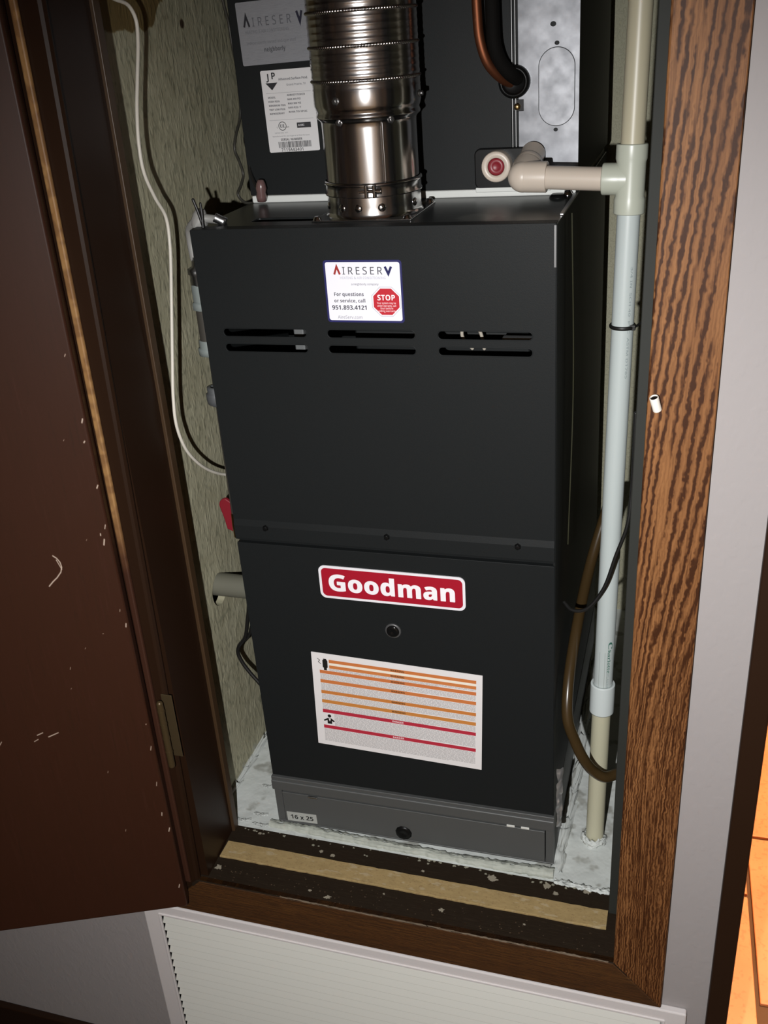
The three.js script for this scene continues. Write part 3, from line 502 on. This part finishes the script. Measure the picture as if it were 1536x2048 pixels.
// ---------------------------------------------------------------- coil cabinet on top
{
  const D = 0.195, y0 = 0.856, y1 = 1.5, c = thing('coil_cabinet', 'dark grey cooling coil cabinet with a bare metal side panel above the furnace', 'coil cabinet');
  c.rotation.copy(TILT);
  part(c, 'casing', bx(0.001, W - 0.001, y0, y1, -0.62, -D - 0.004, 0.001), M.paint);
  part(c, 'front_panel', bx(0.0, 0.3625, y0, y1, -D - 0.004, -D, 0.0012), M.paint);
  part(c, 'panel_seam', merge([bx(0.3628, 0.3645, y0, y1, -D - 0.004, -D + 0.002, 0.0006), bx(0.3668, 0.3685, y0, y1, -D - 0.004, -D + 0.0015, 0.0006)]), mat(lin(0.2, 0.2, 0.2), 0.35, 0.8), 'bright folded seam');
  const ms = rrect(0.371, y0 + 0.02, W, y1, 0.0005);
  for (const [x, y, q] of [[0.413, 1.041, 0.0032], [0.4175, 1.0205, 0.0026], [0.4165, 0.9240, 0.0024], [0.42, 1.2, 0.003]]) ms.holes.push(new THREE.Path().absellipse(x, y, q, q * 0.8, 0, Math.PI * 2));
  const mg = ext(ms, 0.0012, 0.0003, -D - 0.0007, 12); planar(mg, 0, 0, 0.25, 1, 0, 0.25);
  const mp = part(c, 'metal_panel', mg, M.galv, 'bare galvanised metal panel');
  const ov = rrect(0.3955, 0.928, 0.4395, 1.0165, 0.0218); const og = ext(ov, 0.0022, 0.0009, -D - 0.0004, 20); planar(og, 0, 0.02, 0.21, 1, 0.01, 0.21);
  part(mp, 'oval_knockout', og, M.galv, 'embossed oval knockout');
  const gr = part(c, 'grommet', turned(V(0.3669, 0.981, -D), V(0, 0, 1), [[0, 0.006], [0.0125, 0.006], [0.0135, 0.012], [0.0165, 0.0125], [0.0188, 0.009], [0.0192, 0.0]], 40), M.rubber, 'black rubber grommet');
  part(c, 'brass_screw', turned(V(0.3695, 0.9525, -D), V(0.1, 0, 1), [[0, 0.006], [0.002, 0.006], [0.0036, 0.0045], [0.0042, 0.002], [0.0042, 0]], 16), M.brass, 'brass screw head');
  part(c, 'screw_tab', bx(0.3645, 0.3775, 0.947, 0.9605, -D, -D + 0.0012, 0.0004), M.rubber);
  // drain connections
  part(c, 'drain_plate', ext(rrect(0.3155, 0.857, 0.4045, 0.906, 0.008), 0.008, 0.0015, -D), M.rubber, 'black plastic drain plate');
  const pl = part(c, 'drain_plug', turned(V(0.3455, 0.8855, -D + 0.008), V(0, 0, 1), [[0.0105, 0.013], [0.0115, 0.016], [0.0172, 0.016], [0.0186, 0.013], [0.0188, 0]], 36), M.pvcPink, 'off white threaded fitting');
  part(pl, 'plug_cap', turned(V(0.3455, 0.8855, -D + 0.008), V(0, 0, 1), [[0, 0.012], [0.004, 0.012], [0.0045, 0.0135], [0.0075, 0.0138], [0.0108, 0.0128], [0.011, 0]], 24), M.red, 'dark red plug');
  part(c, 'foam_strip', merge([bx(0.004, 0.4295, H - 0.001, y0 + 0.0005, -D - 0.01, -D + 0.006, 0.002), bx(0.316, 0.412, y0 - 0.003, y0 + 0.003, -D - 0.01, -D + 0.0085, 0.0015)]), M.foam, 'white foam gasket strip');
  part(c, 'gasket_base', bx(0.004, W - 0.004, H - 0.001, y0 + 0.0005, -0.6, -D - 0.01), M.foam);
  // brand plate
  const plate = canvasTex(1024, 640, (k, w, h) => {
    k.fillStyle = '#8b8c90'; k.fillRect(0, 0, w, h); for (let i = 0; i < 2500; i++) { k.fillStyle = rnd() < 0.5 ? 'rgba(160,160,164,.16)' : 'rgba(90,90,96,.14)'; k.fillRect(rnd() * w, rnd() * h, 20 + rnd() * 90, 2); }
    k.strokeStyle = '#26262c'; k.lineWidth = 26; k.beginPath(); k.moveTo(90, 250); k.lineTo(128, 140); k.lineTo(166, 250); k.stroke();
    k.fillStyle = '#5c5d63'; k.font = '124px sans-serif'; let x = 205; for (const ch of 'IRESER') { k.fillText(ch, x, 250); x += k.measureText(ch).width + 36; }
    k.strokeStyle = '#1c1c30'; k.lineWidth = 30; k.beginPath(); k.moveTo(852, 140); k.lineTo(888, 246); k.lineTo(924, 140); k.stroke();
    k.fillStyle = '#6a6b70'; k.font = '44px sans-serif'; k.fillText('HEATING & AIR CONDITIONING', 92, 318, 840); k.fillText('Independently owned and operated', 92, 430, 780); k.fillStyle = '#4a4b50'; k.font = 'bold 60px sans-serif'; k.fillText('neighborly', 330, 512);
  });
  const bp = part(c, 'brand_plate', sticker(0.098, 0.0735, 0.002, 0.0012), mat(0xffffff, 0.45, 0.15, { map: plate }), 'brushed silver brand plate'); bp.position.set(0.0612, 1.056, -D + 0.0001); bp.rotation.z = 0.02;
  const data = canvasTex(768, 1100, (k, w, h) => {
    k.fillStyle = '#dad8d8'; k.fillRect(0, 0, w, h); k.fillStyle = '#232327'; k.strokeStyle = '#232327';
    k.font = 'bold 120px sans-serif'; k.fillText('J', 88, 130); k.fillText('P', 150, 118); k.beginPath(); k.moveTo(60, 165); k.lineTo(240, 165); k.lineTo(150, 262); k.fill();
    k.fillStyle = '#55555c'; k.font = 'bold 42px sans-serif'; k.fillText('Advanced Surface Prod.', 260, 140, 440); k.font = '38px sans-serif'; k.fillText('Grand Prairie, TX', 370, 215, 300);
    k.fillStyle = '#77777c'; k.fillRect(50, 300, w - 100, 3); k.fillRect(50, 660, w - 100, 3);
    const L2 = ['MODEL', 'HIGH PSIG', 'MINIMUM PSIG', 'TEST LOW PSIG', 'REFRIGERANT'], R2 = ['ADBA3317S3HCB', 'MAX 450 PSI', 'MAX 300 PSI', 'R410 R22 / T', 'R410A TXV HP/AC'];
    k.fillStyle = '#3f3f46'; k.font = 'bold 34px sans-serif'; L2.forEach((s, i) => k.fillText(s, 70, 370 + i * 54, 260)); R2.forEach((s, i) => k.fillText(s, 360, 350 + i * 56, 340));
    k.lineWidth = 8; k.strokeStyle = '#2c2c30'; k.beginPath(); k.arc(240, 745, 56, 0, 7); k.stroke(); k.font = 'bold 62px serif'; k.fillStyle = '#2c2c30'; k.fillText('UL', 200, 767); k.font = '34px sans-serif'; k.fillText('c', 150, 770); k.fillText('us', 304, 770);
    k.fillRect(460, 710, 210, 72); k.fillStyle = '#c9c9cc'; k.font = 'bold 40px sans-serif'; k.fillText('AHRI', 475, 760); k.fillStyle = '#77777c'; k.font = '26px sans-serif'; k.fillText('LISTED COIL 1X11', 110, 845); k.fillText('Manufactured for use in gas or oil fired furnaces', 70, 890, 640);
    k.fillStyle = '#333338'; k.font = 'bold 42px sans-serif'; k.fillText('SERIAL NUMBER', 190, 945, 380);
    let x = 150; while (x < 640) { const bw = 3 + Math.floor(rnd() * 9); k.fillRect(x, 958, bw, 84); x += bw + 3 + Math.floor(rnd() * 7); }
    k.font = 'bold 58px monospace'; k.fillText('7119A43401', 180, 1092, 440);
  });
  const dl = part(c, 'data_label', sticker(0.0715, 0.1005, 0.0022, 0.0004), mat(0xffffff, 0.5, 0, { map: data }), 'white coil data label with a barcode'); dl.position.set(0.0712, 0.9615, -D + 0.0001); dl.rotation.z = 0.012;
}
// refrigerant lines
{
  const D = -0.195;
  const a = thing('copper_line', 'bare copper refrigerant line curving into the rubber grommet', 'pipe'); a.rotation.copy(TILT);
  part(a, 'tube', tube([[0.329, 1.5, D + 0.042], [0.3295, 1.2, D + 0.04], [0.3305, 1.06, D + 0.04], [0.333, 1.03, D + 0.04], [0.340, 1.006, D + 0.036], [0.349, 0.992, D + 0.026], [0.3575, 0.983, D + 0.012], [0.362, 0.98, D + 0.004]], 0.0058, 120, 16), M.copper);
  const b = thing('insulated_line', 'black insulated refrigerant line beside the copper line', 'pipe'); b.rotation.copy(TILT);
  part(b, 'sleeve', tube([[0.3485, 1.5, D + 0.04], [0.3485, 1.2, D + 0.04], [0.3485, 1.05, D + 0.04], [0.350, 1.022, D + 0.038], [0.3555, 1.004, D + 0.03], [0.3635, 0.992, D + 0.02], [0.3695, 0.985, D + 0.006]], 0.0085, 120, 16), M.insul);
}
// ---------------------------------------------------------------- vent pipe
{
  const f = thing('vent_pipe', 'shiny metal vent pipe rising from the furnace top', 'vent pipe'); f.rotation.copy(TILT);
  const A = V(0.208, 0, -0.098), U = V(0, 1, 0);
  const fl = part(f, 'flange_plate', bx(0.146, 0.270, H - 0.001, H + 0.001, -0.158, -0.036, 0.0008), M.flueBand);
  for (const [x, z] of [[0.152, -0.042], [0.264, -0.042], [0.152, -0.152], [0.264, -0.152]]) part(fl, 'screw', turned(V(x, H + 0.001, z), U, [[0, 0.0045], [0.003, 0.0045], [0.0038, 0.0035], [0.0052, 0.001], [0.0055, 0]], 12), M.chrome);
  part(f, 'collar', turned(A, U, [[0.0605, 0.8485], [0.0588, 0.8505], [0.0578, 0.8535], [0.0574, 0.862], [0.0572, 0.8725], [0.0568, 0.8735]], 96), M.flueBand);
  // clamp band with a bolt
  const cl = part(f, 'clamp_band', turned(A, U, [[0.0572, 0.8725], [0.0592, 0.873], [0.0598, 0.8745], [0.0585, 0.8765], [0.0585, 0.8845], [0.06, 0.8862], [0.0598, 0.8882], [0.058, 0.8892]], 96), M.flueBand);
  part(cl, 'clamp_bolt', merge([bx(0.216, 0.2195, 0.8735, 0.888, -0.042, -0.0335, 0.001), bx(0.2255, 0.229, 0.8735, 0.888, -0.043, -0.0345, 0.001), cyl(V(0.209, 0.881, -0.037), V(0.236, 0.881, -0.0385), 0.0022, 0.0022, 12), cyl(V(0.231, 0.881, -0.0382), V(0.2355, 0.881, -0.0385), 0.0042, 0.0042, 6)]), M.chrome);
  for (const a of [-1.9, -1.35, -0.95, -0.45, 0.4]) { const n = V(Math.sin(a + 0.9), 0, Math.cos(a + 0.9)); part(f, 'collar_dimple', turned(V(A.x + n.x * 0.0572, 0.861, A.z + n.z * 0.0572), n, [[0, 0.0022], [0.003, 0.0018], [0.0046, 0.0008], [0.005, 0]], 14), M.chrome); }
  part(f, 'connector', turned(A, U, [[0.0565, 0.888], [0.0565, 0.95], [0.0568, 0.955], [0.0585, 0.9575], [0.0618, 0.96], [0.0622, 0.962], [0.0612, 0.9645], [0.0608, 0.9665], [0.0622, 0.9695], [0.0634, 0.974], [0.0636, 0.986], [0.0630, 0.9925]], 96), M.flue);
  for (const [a, y] of [[-0.32, 0.957], [-0.30, 0.980], [0.75, 0.957], [1.6, 0.98]]) { const n = V(Math.sin(a), 0, Math.cos(a)), r = y > 0.97 ? 0.0634 : 0.0582; part(f, 'sheet_screw', turned(V(A.x + n.x * r, y, A.z + n.z * r), n, [[0, 0.0042], [0.0025, 0.0042], [0.003, 0.0036], [0.0034, 0.0012], [0.0046, 0.0006], [0.0048, 0]], 6), M.steel); }
  part(f, 'vertical_seam', bx(A.x + 0.0285, A.x + 0.0315, 0.89, 0.955, A.z + 0.0475, A.z + 0.0492, 0.0006), M.flue);
  const prof = []; const y0 = 0.99, y1 = 1.46, P = 0.0037;
  for (let y = y0; y < y1; y += P / 6) prof.push([0.0634 + 0.00004 * Math.cos((y - y0) / P * 2 * Math.PI) + 0.00019 * Math.cos((y - y0) / 0.0074 * 2 * Math.PI) + 0.00008 * (vn(y * 900, 3) - 0.5), y]);
  const fx = part(f, 'flexible_duct', turned(A, U, prof, 80), M.flex);
  const TEETH = 120, SEG = TEETH * 4;
  for (let y = 1.0; y < y1; y += 0.0355) {
    const g = new THREE.CylinderGeometry(0.0648, 0.0648, 0.0042, SEG, 4, true), p = g.attributes.position;
    for (let i = 0; i < p.count; i++) { const a = Math.atan2(p.getX(i), p.getZ(i)), v = p.getY(i) / 0.0021, r = 0.0634 + 0.0011 * (1 - v * v) + 0.0007 * Math.cos(a * TEETH) * (1 - v * v); p.setX(i, Math.sin(a) * r); p.setZ(i, Math.cos(a) * r); }
    g.computeVertexNormals(); g.translate(A.x, y, A.z); part(fx, 'seam_band', g, M.flex);
  }
}
// ---------------------------------------------------------------- condensate drain
{
  const d = thing('drain_pipe', 'white and cream plastic condensate drain pipe with a tee beside the furnace', 'pipe');
  const B = V(0.4985, YP, -0.0755), T = V(0.5035, 0.8808, -0.115), E = V(0.5098, 1.56, -0.14);
  const at = (y) => (y < T.y ? B.clone().lerp(T, (y - B.y) / (T.y - B.y)) : T.clone().lerp(E, (y - T.y) / (E.y - T.y)));
  const r = 0.01335;
  const up = T.clone().sub(B).normalize();
  part(d, 'upper_pipe', cyl(at(0.885), E, r, r, 36), M.pvcCream, 'cream plastic pipe');
  // printed white pipe
  const pr = canvasTex(512, 2048, (c, w, h) => {
    c.fillStyle = '#b8c0be'; c.fillRect(0, 0, w, h);
    for (let i = 0; i < 500; i++) { c.fillStyle = 'rgba(170,178,176,.12)'; c.fillRect(rnd() * w, rnd() * h, 1 + rnd() * 3, 20 + rnd() * 120); }
    c.save(); c.translate(w * 0.085, h * 0.835); c.rotate(Math.PI / 2); c.fillStyle = '#3d6a5c'; c.font = 'bold 56px serif'; c.fillText('C', 0, 10); c.font = 'bold 34px serif'; c.fillText('harlotte', 38, 8, 110); c.fillStyle = '#7f8f90'; c.font = '20px sans-serif'; c.fillText('PLASTICS  PVC 1120', 150, 6); c.restore();
    c.save(); c.translate(w * 0.10, h * 0.12); c.rotate(Math.PI / 2); c.fillStyle = 'rgba(120,132,134,.75)'; c.font = '26px sans-serif'; c.fillText('3/4 IN  SCH 40  PVC  ASTM D1785', 0, 8); c.restore();
    c.strokeStyle = 'rgba(110,116,112,.6)'; c.lineWidth = 3; for (const x of [0.93, 0.02, 0.06]) { c.beginPath(); c.moveTo(w * x, h * 0.86); c.lineTo(w * (x + 0.01), h); c.stroke(); }
  });
  const lowG = cyl(at(0.15), at(0.87), r, r, 48);
  part(d, 'lower_pipe', lowG, mat(0xffffff, 0.36, 0, { map: pr }), 'bluish white plastic pipe with green print');
  part(d, 'foot_pipe', cyl(at(YP - 0.0), at(0.16), r, r, 36), M.pvcOld, 'yellowed old pipe end');
  part(d, 'coupling', turned(at(0.144), up, [[r, 0], [0.0168, 0.0005], [0.0173, 0.002], [0.0173, 0.047], [0.0168, 0.0488], [0.0138, 0.0488], [r, 0.046]], 40), M.pvcBlue, 'white pipe coupling');
  const S = 0.0178;
  const tee = part(d, 'tee', merge([turned(at(0.8808 - 0.0385), up, [[r, 0], [S - 0.001, 0], [S, 0.0012], [S, 0.016], [S - 0.0012, 0.02], [S - 0.0012, 0.057], [S, 0.061], [S, 0.0758], [S - 0.001, 0.077], [r, 0.077]], 40),
    turned(T, V(-1, 0.012, -0.02), [[0.0165, 0.004], [S - 0.001, 0.0125], [S, 0.0165], [S, 0.0308], [S - 0.001, 0.032], [r, 0.032]], 40)]), M.pvcTee, 'greenish white tee fitting');
  const C = V(0.3785, 0.8835, -0.128);
  part(d, 'branch_pipe', cyl(V(0.478, 0.8808, -0.1165), V(0.395, 0.8830, -0.1262), r, r, 36), M.pvcPink);
  // elbow turning back to the coil port
  const back = V(0.3795, 0.9005, -0.187).sub(C).normalize();
  const arc = new THREE.QuadraticBezierCurve3(C.clone().add(V(0.003, 0, 0)), C.clone().add(V(-0.0075, 0, 0.0)), C.clone().add(back.clone().multiplyScalar(0.014)));
  part(d, 'elbow', merge([turned(V(0.378, 0.8835, -0.128), V(1, -0.02, 0.016), [[0.0172, 0], [S, 0.003], [S, 0.0275], [S - 0.0008, 0.0285], [r, 0.0285]], 40), new THREE.SphereGeometry(0.0179, 32, 20).translate(C.x - 0.001, C.y, C.z), turned(C, back, [[0.0172, 0], [S, 0.004], [S, 0.024], [S - 0.001, 0.025], [r, 0.025]], 40)]), M.pvcPink, 'pinkish white elbow');
  part(d, 'adapter', turned(C, back, [[0.0125, 0.022], [0.0162, 0.0255], [0.0168, 0.028], [0.0168, 0.036], [0.0150, 0.038], [0.0148, 0.066]], 28), M.pvcPink);
  part(d, 'foot_sealant', bead([[0.513, YP + 0.003, -0.075], [0.4985, YP + 0.004, -0.059], [0.483, YP + 0.004, -0.075], [0.4985, YP + 0.003, -0.091], [0.513, YP + 0.003, -0.075]], 0.0055, 1.3, 0.5, 60, 4), M.mastic);
  // cable tie around the pipe
  const z = thing('cable_tie', 'black cable tie cinched around the white drain pipe', 'cable tie'), q = at(0.7105);
  const ring = new THREE.TorusGeometry(r + 0.0012, 0.0016, 10, 40).rotateX(Math.PI / 2).scale(1, 1.5, 1);
  part(z, 'strap', ring.translate(q.x, q.y, q.z), M.cable);
  part(z, 'head', bx(q.x + 0.008, q.x + 0.016, q.y - 0.003, q.y + 0.0035, q.z + 0.002, q.z + 0.01, 0.001), M.cable);
  part(z, 'tail', tube([[q.x + 0.014, q.y, q.z + 0.006], [q.x + 0.021, q.y + 0.002, q.z - 0.006], [q.x + 0.024, q.y + 0.004, q.z - 0.03]], 0.0016, 20, 8), M.cable);
}
// cables and hose on the right
{
  const a = thing('black_cable', 'thin black cable looping in front of the drain pipe', 'cable');
  part(a, 'cable', tube([[0.527, 0.62, -0.05], [0.5275, 0.52, -0.045], [0.5246, 0.474, -0.04], [0.5125, 0.4294, -0.038], [0.4975, 0.3765, -0.036], [0.4765, 0.346, -0.035], [0.458, 0.340, -0.04], [0.447, 0.3442, -0.05]], 0.0024, 120, 10), M.cable);
  const b = thing('drain_hose', 'dark brown flexible hose curving down behind and across the drain pipe', 'hose');
  part(b, 'hose', tube([[0.4855, 0.40, -0.26], [0.466, 0.32, -0.2], [0.4580, 0.262, -0.10], [0.4560, 0.21, -0.04], [0.4590, 0.172, -0.02], [0.4698, 0.138, -0.0185], [0.482, 0.109, -0.0185], [0.4965, 0.083, -0.0245], [0.512, 0.07, -0.03], [0.5285, 0.066, -0.045], [0.56, 0.066, -0.06]], 0.0078, 160, 16), M.hose);
}
// ---------------------------------------------------------------- things on the left of the furnace
{
  const w = thing('thermostat_wire', 'thin white thermostat wire hanging down the left closet wall', 'wire');
  part(w, 'wire', tube([[-0.072, 1.118, 0.02], [-0.05, 1.1047, 0.0487 - 0.02], [-0.05, 1.0998, 0.0100], [-0.05, 1.0926, -0.0188], [-0.05, 1.0782, -0.0297], [-0.05, 1.0576, -0.0271], [-0.05, 1.0216, -0.0135], [-0.05, 0.9853, 0.0003], [-0.05, 0.948, 0.0085], [-0.05, 0.9171, 0.0073], [-0.05, 0.8857, -0.009], [-0.05, 0.8585, -0.0281], [-0.05, 0.825, -0.0274], [-0.05, 0.7599, -0.0096], [-0.05, 0.6878, 0.0119], [-0.05, 0.6385, 0.0257], [-0.05, 0.605, 0.0285], [-0.05, 0.568, 0.0164], [-0.05, 0.5346, -0.0101], [-0.05, 0.504, -0.0479], [-0.045, 0.4819, -0.0863], [-0.02, 0.47, -0.12], [0.003, 0.468, -0.13]], 0.0022, 260, 10), M.wireWhite);
  // gas line: pipe, union, coupling, elbow, valve with red handle
  const g = thing('gas_pipe', 'dull metal gas pipe with fittings beside the left side of the furnace', 'pipe');
  const cx = -0.0265, cz = -0.052, U = V(0, 1, 0), dull = mat(lin(0.075, 0.068, 0.058), 0.55, 0.3), pale = mat(lin(0.22, 0.25, 0.24), 0.55, 0.1);
  part(g, 'nipple', turned(V(cx, 0.694, cz), U, [[0.0128, 0], [0.0128, 0.046]], 28), dull);
  part(g, 'union', turned(V(cx, 0.737, cz), U, [[0.013, 0], [0.0165, 0.001], [0.0165, 0.009], [0.0135, 0.011], [0.0135, 0.0115], [0.0145, 0.012], [0.0145, 0.032], [0.0125, 0.033]], 8), pale, 'pale union fitting');
  part(g, 'flare_nut', turned(V(cx, 0.769, cz), U, [[0.0125, 0], [0.0135, 0.001], [0.0135, 0.013], [0.0155, 0.0145], [0.0155, 0.022], [0.0095, 0.025], [0.008, 0.036], [0, 0.036]], 6), M.steel, 'bright flare nut');
  part(g, 'coupling', turned(V(cx, 0.676, cz), U, [[0.011, 0], [0.0165, 0.0005], [0.0168, 0.006], [0.0168, 0.0095], [0.0145, 0.0105], [0.0145, 0.02], [0.0125, 0.0205]], 24), pale, 'pale reducing coupling');
  part(g, 'riser', turned(V(cx + 0.004, 0.44, cz), U, [[0.0085, 0], [0.0085, 0.236]], 20), dull);
  part(g, 'lower_coupling', turned(V(cx, 0.604, cz), U, [[0.010, 0], [0.0145, 0.003], [0.0158, 0.009], [0.0158, 0.017], [0.0135, 0.019], [0.0135, 0.0265], [0.009, 0.027]], 20), mat(lin(0.13, 0.135, 0.14), 0.5, 0.4));
  const v = part(g, 'valve_body', turned(V(cx + 0.004, 0.40, cz), U, [[0.007, 0], [0.0095, 0.002], [0.010, 0.02], [0.0095, 0.038], [0.007, 0.042]], 20), M.brass);
  const hs = new THREE.Shape(); hs.moveTo(-0.010, 0.048); hs.absarc(-0.010, 0.038, 0.0115, Math.PI / 2, Math.PI * 1.12); hs.lineTo(-0.0165, 0.016); hs.lineTo(-0.014, 0.0); hs.lineTo(-0.004, -0.004); hs.lineTo(0.004, 0.04);
  const hg = ext(hs, 0.006, 0.0015, 0, 12); hg.translate(-0.0285, 0.4105, -0.058);
  part(v, 'valve_handle', hg, M.red, 'red lever handle');
  part(g, 'valve_stub', cyl(V(cx + 0.004, 0.42, cz), V(0.003, 0.42, cz - 0.03), 0.008, 0.008, 16), dull);
  // white flexible connector bulging over the top left corner
  const h = thing('flexible_connector', 'white flexible gas connector curling over the top left furnace corner', 'hose');
  const sheath = mat(lin(0.27, 0.265, 0.25), 0.5);
  part(h, 'hose', tube([[cx - 0.006, 0.803, cz], [cx - 0.007, 0.825, cz], [cx - 0.003, 0.840, cz + 0.006], [-0.0155, 0.851, -0.034], [-0.006, 0.8565, -0.03], [0.006, 0.855, -0.036], [0.016, 0.850, -0.05]], 0.0052, 80, 14), sheath);
  { const g2 = turned(V(-0.010, 0.846, -0.034), V(0.3, 1, 0), [[0, 0.022], [0.005, 0.0215], [0.0085, 0.016], [0.0105, 0.007], [0.0100, 0]], 24), p = g2.attributes.position;
    for (let i = 0; i < p.count; i++) { const n = 1 + 0.5 * (fbm(p.getX(i) * 300 + 40, p.getY(i) * 260 + p.getZ(i) * 200, 3) - 0.5); p.setX(i, -0.010 + (p.getX(i) + 0.010) * n); p.setZ(i, -0.034 + (p.getZ(i) + 0.034) * n); }
    g2.computeVertexNormals(); part(h, 'sleeve', g2, sheath, 'crumpled pale plastic sleeve'); }
  part(h, 'end_fitting', turned(V(0.012, 0.857, -0.036), V(0.6, -0.42, -0.3), [[0.0054, 0], [0.006, 0.0015], [0.0054, 0.003], [0.006, 0.0045], [0.0054, 0.006], [0.006, 0.0075], [0.0054, 0.009], [0.0064, 0.0105], [0.0064, 0.015], [0, 0.0155]], 24), M.steel, 'ribbed metal end');
  const sp = thing('cable_stub', 'two cut dark cable ends sticking up at the furnace corner', 'cable');
  part(sp, 'stub', tube([[0.0035, 0.848, -0.02], [-0.001, 0.867, -0.02], [-0.0052, 0.8805, -0.02]], 0.0019, 20, 8), M.cable);
  part(sp, 'stub', tube([[0.004, 0.846, -0.018], [0.004, 0.862, -0.02], [0.0028, 0.8755, -0.022]], 0.0017, 20, 8), M.cable);
  // wires down the side of the coil cabinet
  const wave = (x0, pts) => pts.map(([y, z], i) => [x0, y, z]);
  const w1 = thing('control_wire', 'wavy dark olive control wire along the coil cabinet edge', 'wire');
  part(w1, 'wire', tube([[-0.02, 1.3, -0.19], [-0.019, 1.2, -0.2], [-0.02, 1.0976, -0.2042], [-0.02, 1.0685, -0.2142], [-0.02, 1.0447, -0.2171], [-0.021, 1.014, -0.226], [-0.021, 0.9894, -0.2243], [-0.0215, 0.966, -0.2235], [-0.022, 0.9522, -0.2185], [-0.022, 0.9330, -0.199], [-0.022, 0.9171, -0.1902], [-0.021, 0.8990, -0.199], [-0.02, 0.8828, -0.2038], [-0.02, 0.870, -0.192], [-0.02, 0.8602, -0.1794], [-0.015, 0.8490, -0.186], [-0.006, 0.845, -0.2]], 0.0021, 200, 8), M.wireOlive);
  const w2 = thing('black_control_wire', 'black control wire curving to the taped wire nut', 'wire');
  part(w2, 'wire', tube([[-0.014, 0.985, -0.214], [-0.011, 0.9587, -0.2114], [-0.009, 0.938, -0.2165], [-0.008, 0.9197, -0.2188], [-0.008, 0.904, -0.206], [-0.007, 0.8895, -0.1985], [0.001, 0.875, -0.19], [0.010, 0.866, -0.181]], 0.0023, 120, 8), M.cable);
  const nt = thing('taped_wire_nut', 'pinkish tape wrapped wire nut at the coil cabinet corner', 'wire nut');
  const ng = turned(V(0.0145, 0.851, -0.178), V(0.08, 1, 0.05), [[0, 0], [0.0062, 0], [0.0075, 0.006], [0.0064, 0.012], [0.0076, 0.017], [0.006, 0.024], [0.004, 0.028], [0, 0.0285]], 9);
  part(nt, 'tape', ng, mat(lin(0.14, 0.08, 0.075), 0.22), 'glossy pinkish tape');
  // pipe stub through the wall and cable loop
  const ps = thing('wall_pipe_stub', 'plaster coloured pipe stub crossing from the left wall to the furnace', 'pipe');
  part(ps, 'pipe', cyl(V(XWL - 0.045, 0.272, -0.117), V(0.003, 0.272, -0.117), 0.0185, 0.0185, 32), mat(lin(0.135, 0.132, 0.10), 0.75));
  const bl = thing('black_power_cord', 'black power cord looping beside the lower left of the furnace', 'cord');
  part(bl, 'cord', tube([[0.002, 0.30, -0.10], [-0.025, 0.292, -0.085], [-0.0365, 0.2721, -0.08], [-0.0439, 0.2447, -0.08], [-0.0549, 0.2014, -0.08], [-0.0677, 0.1835, -0.08], [-0.0713, 0.1705, -0.08], [-0.0659, 0.1519, -0.08], [-0.0552, 0.1339, -0.08], [-0.044, 0.1189, -0.08], [-0.030, 0.1, -0.08], [-0.012, 0.082, -0.08], [0.003, 0.075, -0.085]], 0.0031, 160, 10), M.cable);
  part(bl, 'second_strand', tube([[0.002, 0.262, -0.1], [-0.02, 0.256, -0.085], [-0.035, 0.238, -0.08], [-0.048, 0.206, -0.082], [-0.06, 0.192, -0.083]], 0.0026, 60, 8), M.cable);
}
// small tube stuck on the oak casing
{
  const t = thing('plastic_tube_end', 'short white plastic tube end with its opening coloured black on the oak casing', 'tube');
  const a = V(0.5575, 0.7005, ZC + 0.0035), b = V(0.5532, 0.7165, ZC + 0.0085), dir = b.clone().sub(a);
  part(t, 'tube', turned(a, dir, [[0, 0], [0.0035, 0.0003], [0.0044, 0.0015], [0.0046, dir.length() - 0.0004], [0.0042, dir.length()], [0.0036, dir.length()], [0.0036, dir.length() - 0.006]], 24), mat(lin(0.82, 0.78, 0.7), 0.5));
  part(t, 'dark_opening', turned(a, dir, [[0, dir.length() - 0.0002], [0.0024, dir.length() - 0.0005], [0.0037, dir.length() - 0.0014]], 20), M.rubber, 'black disc standing in for the dark tube opening');  // black disc painted in for the shade inside the open tube
}

renderer.render(scene, camera);
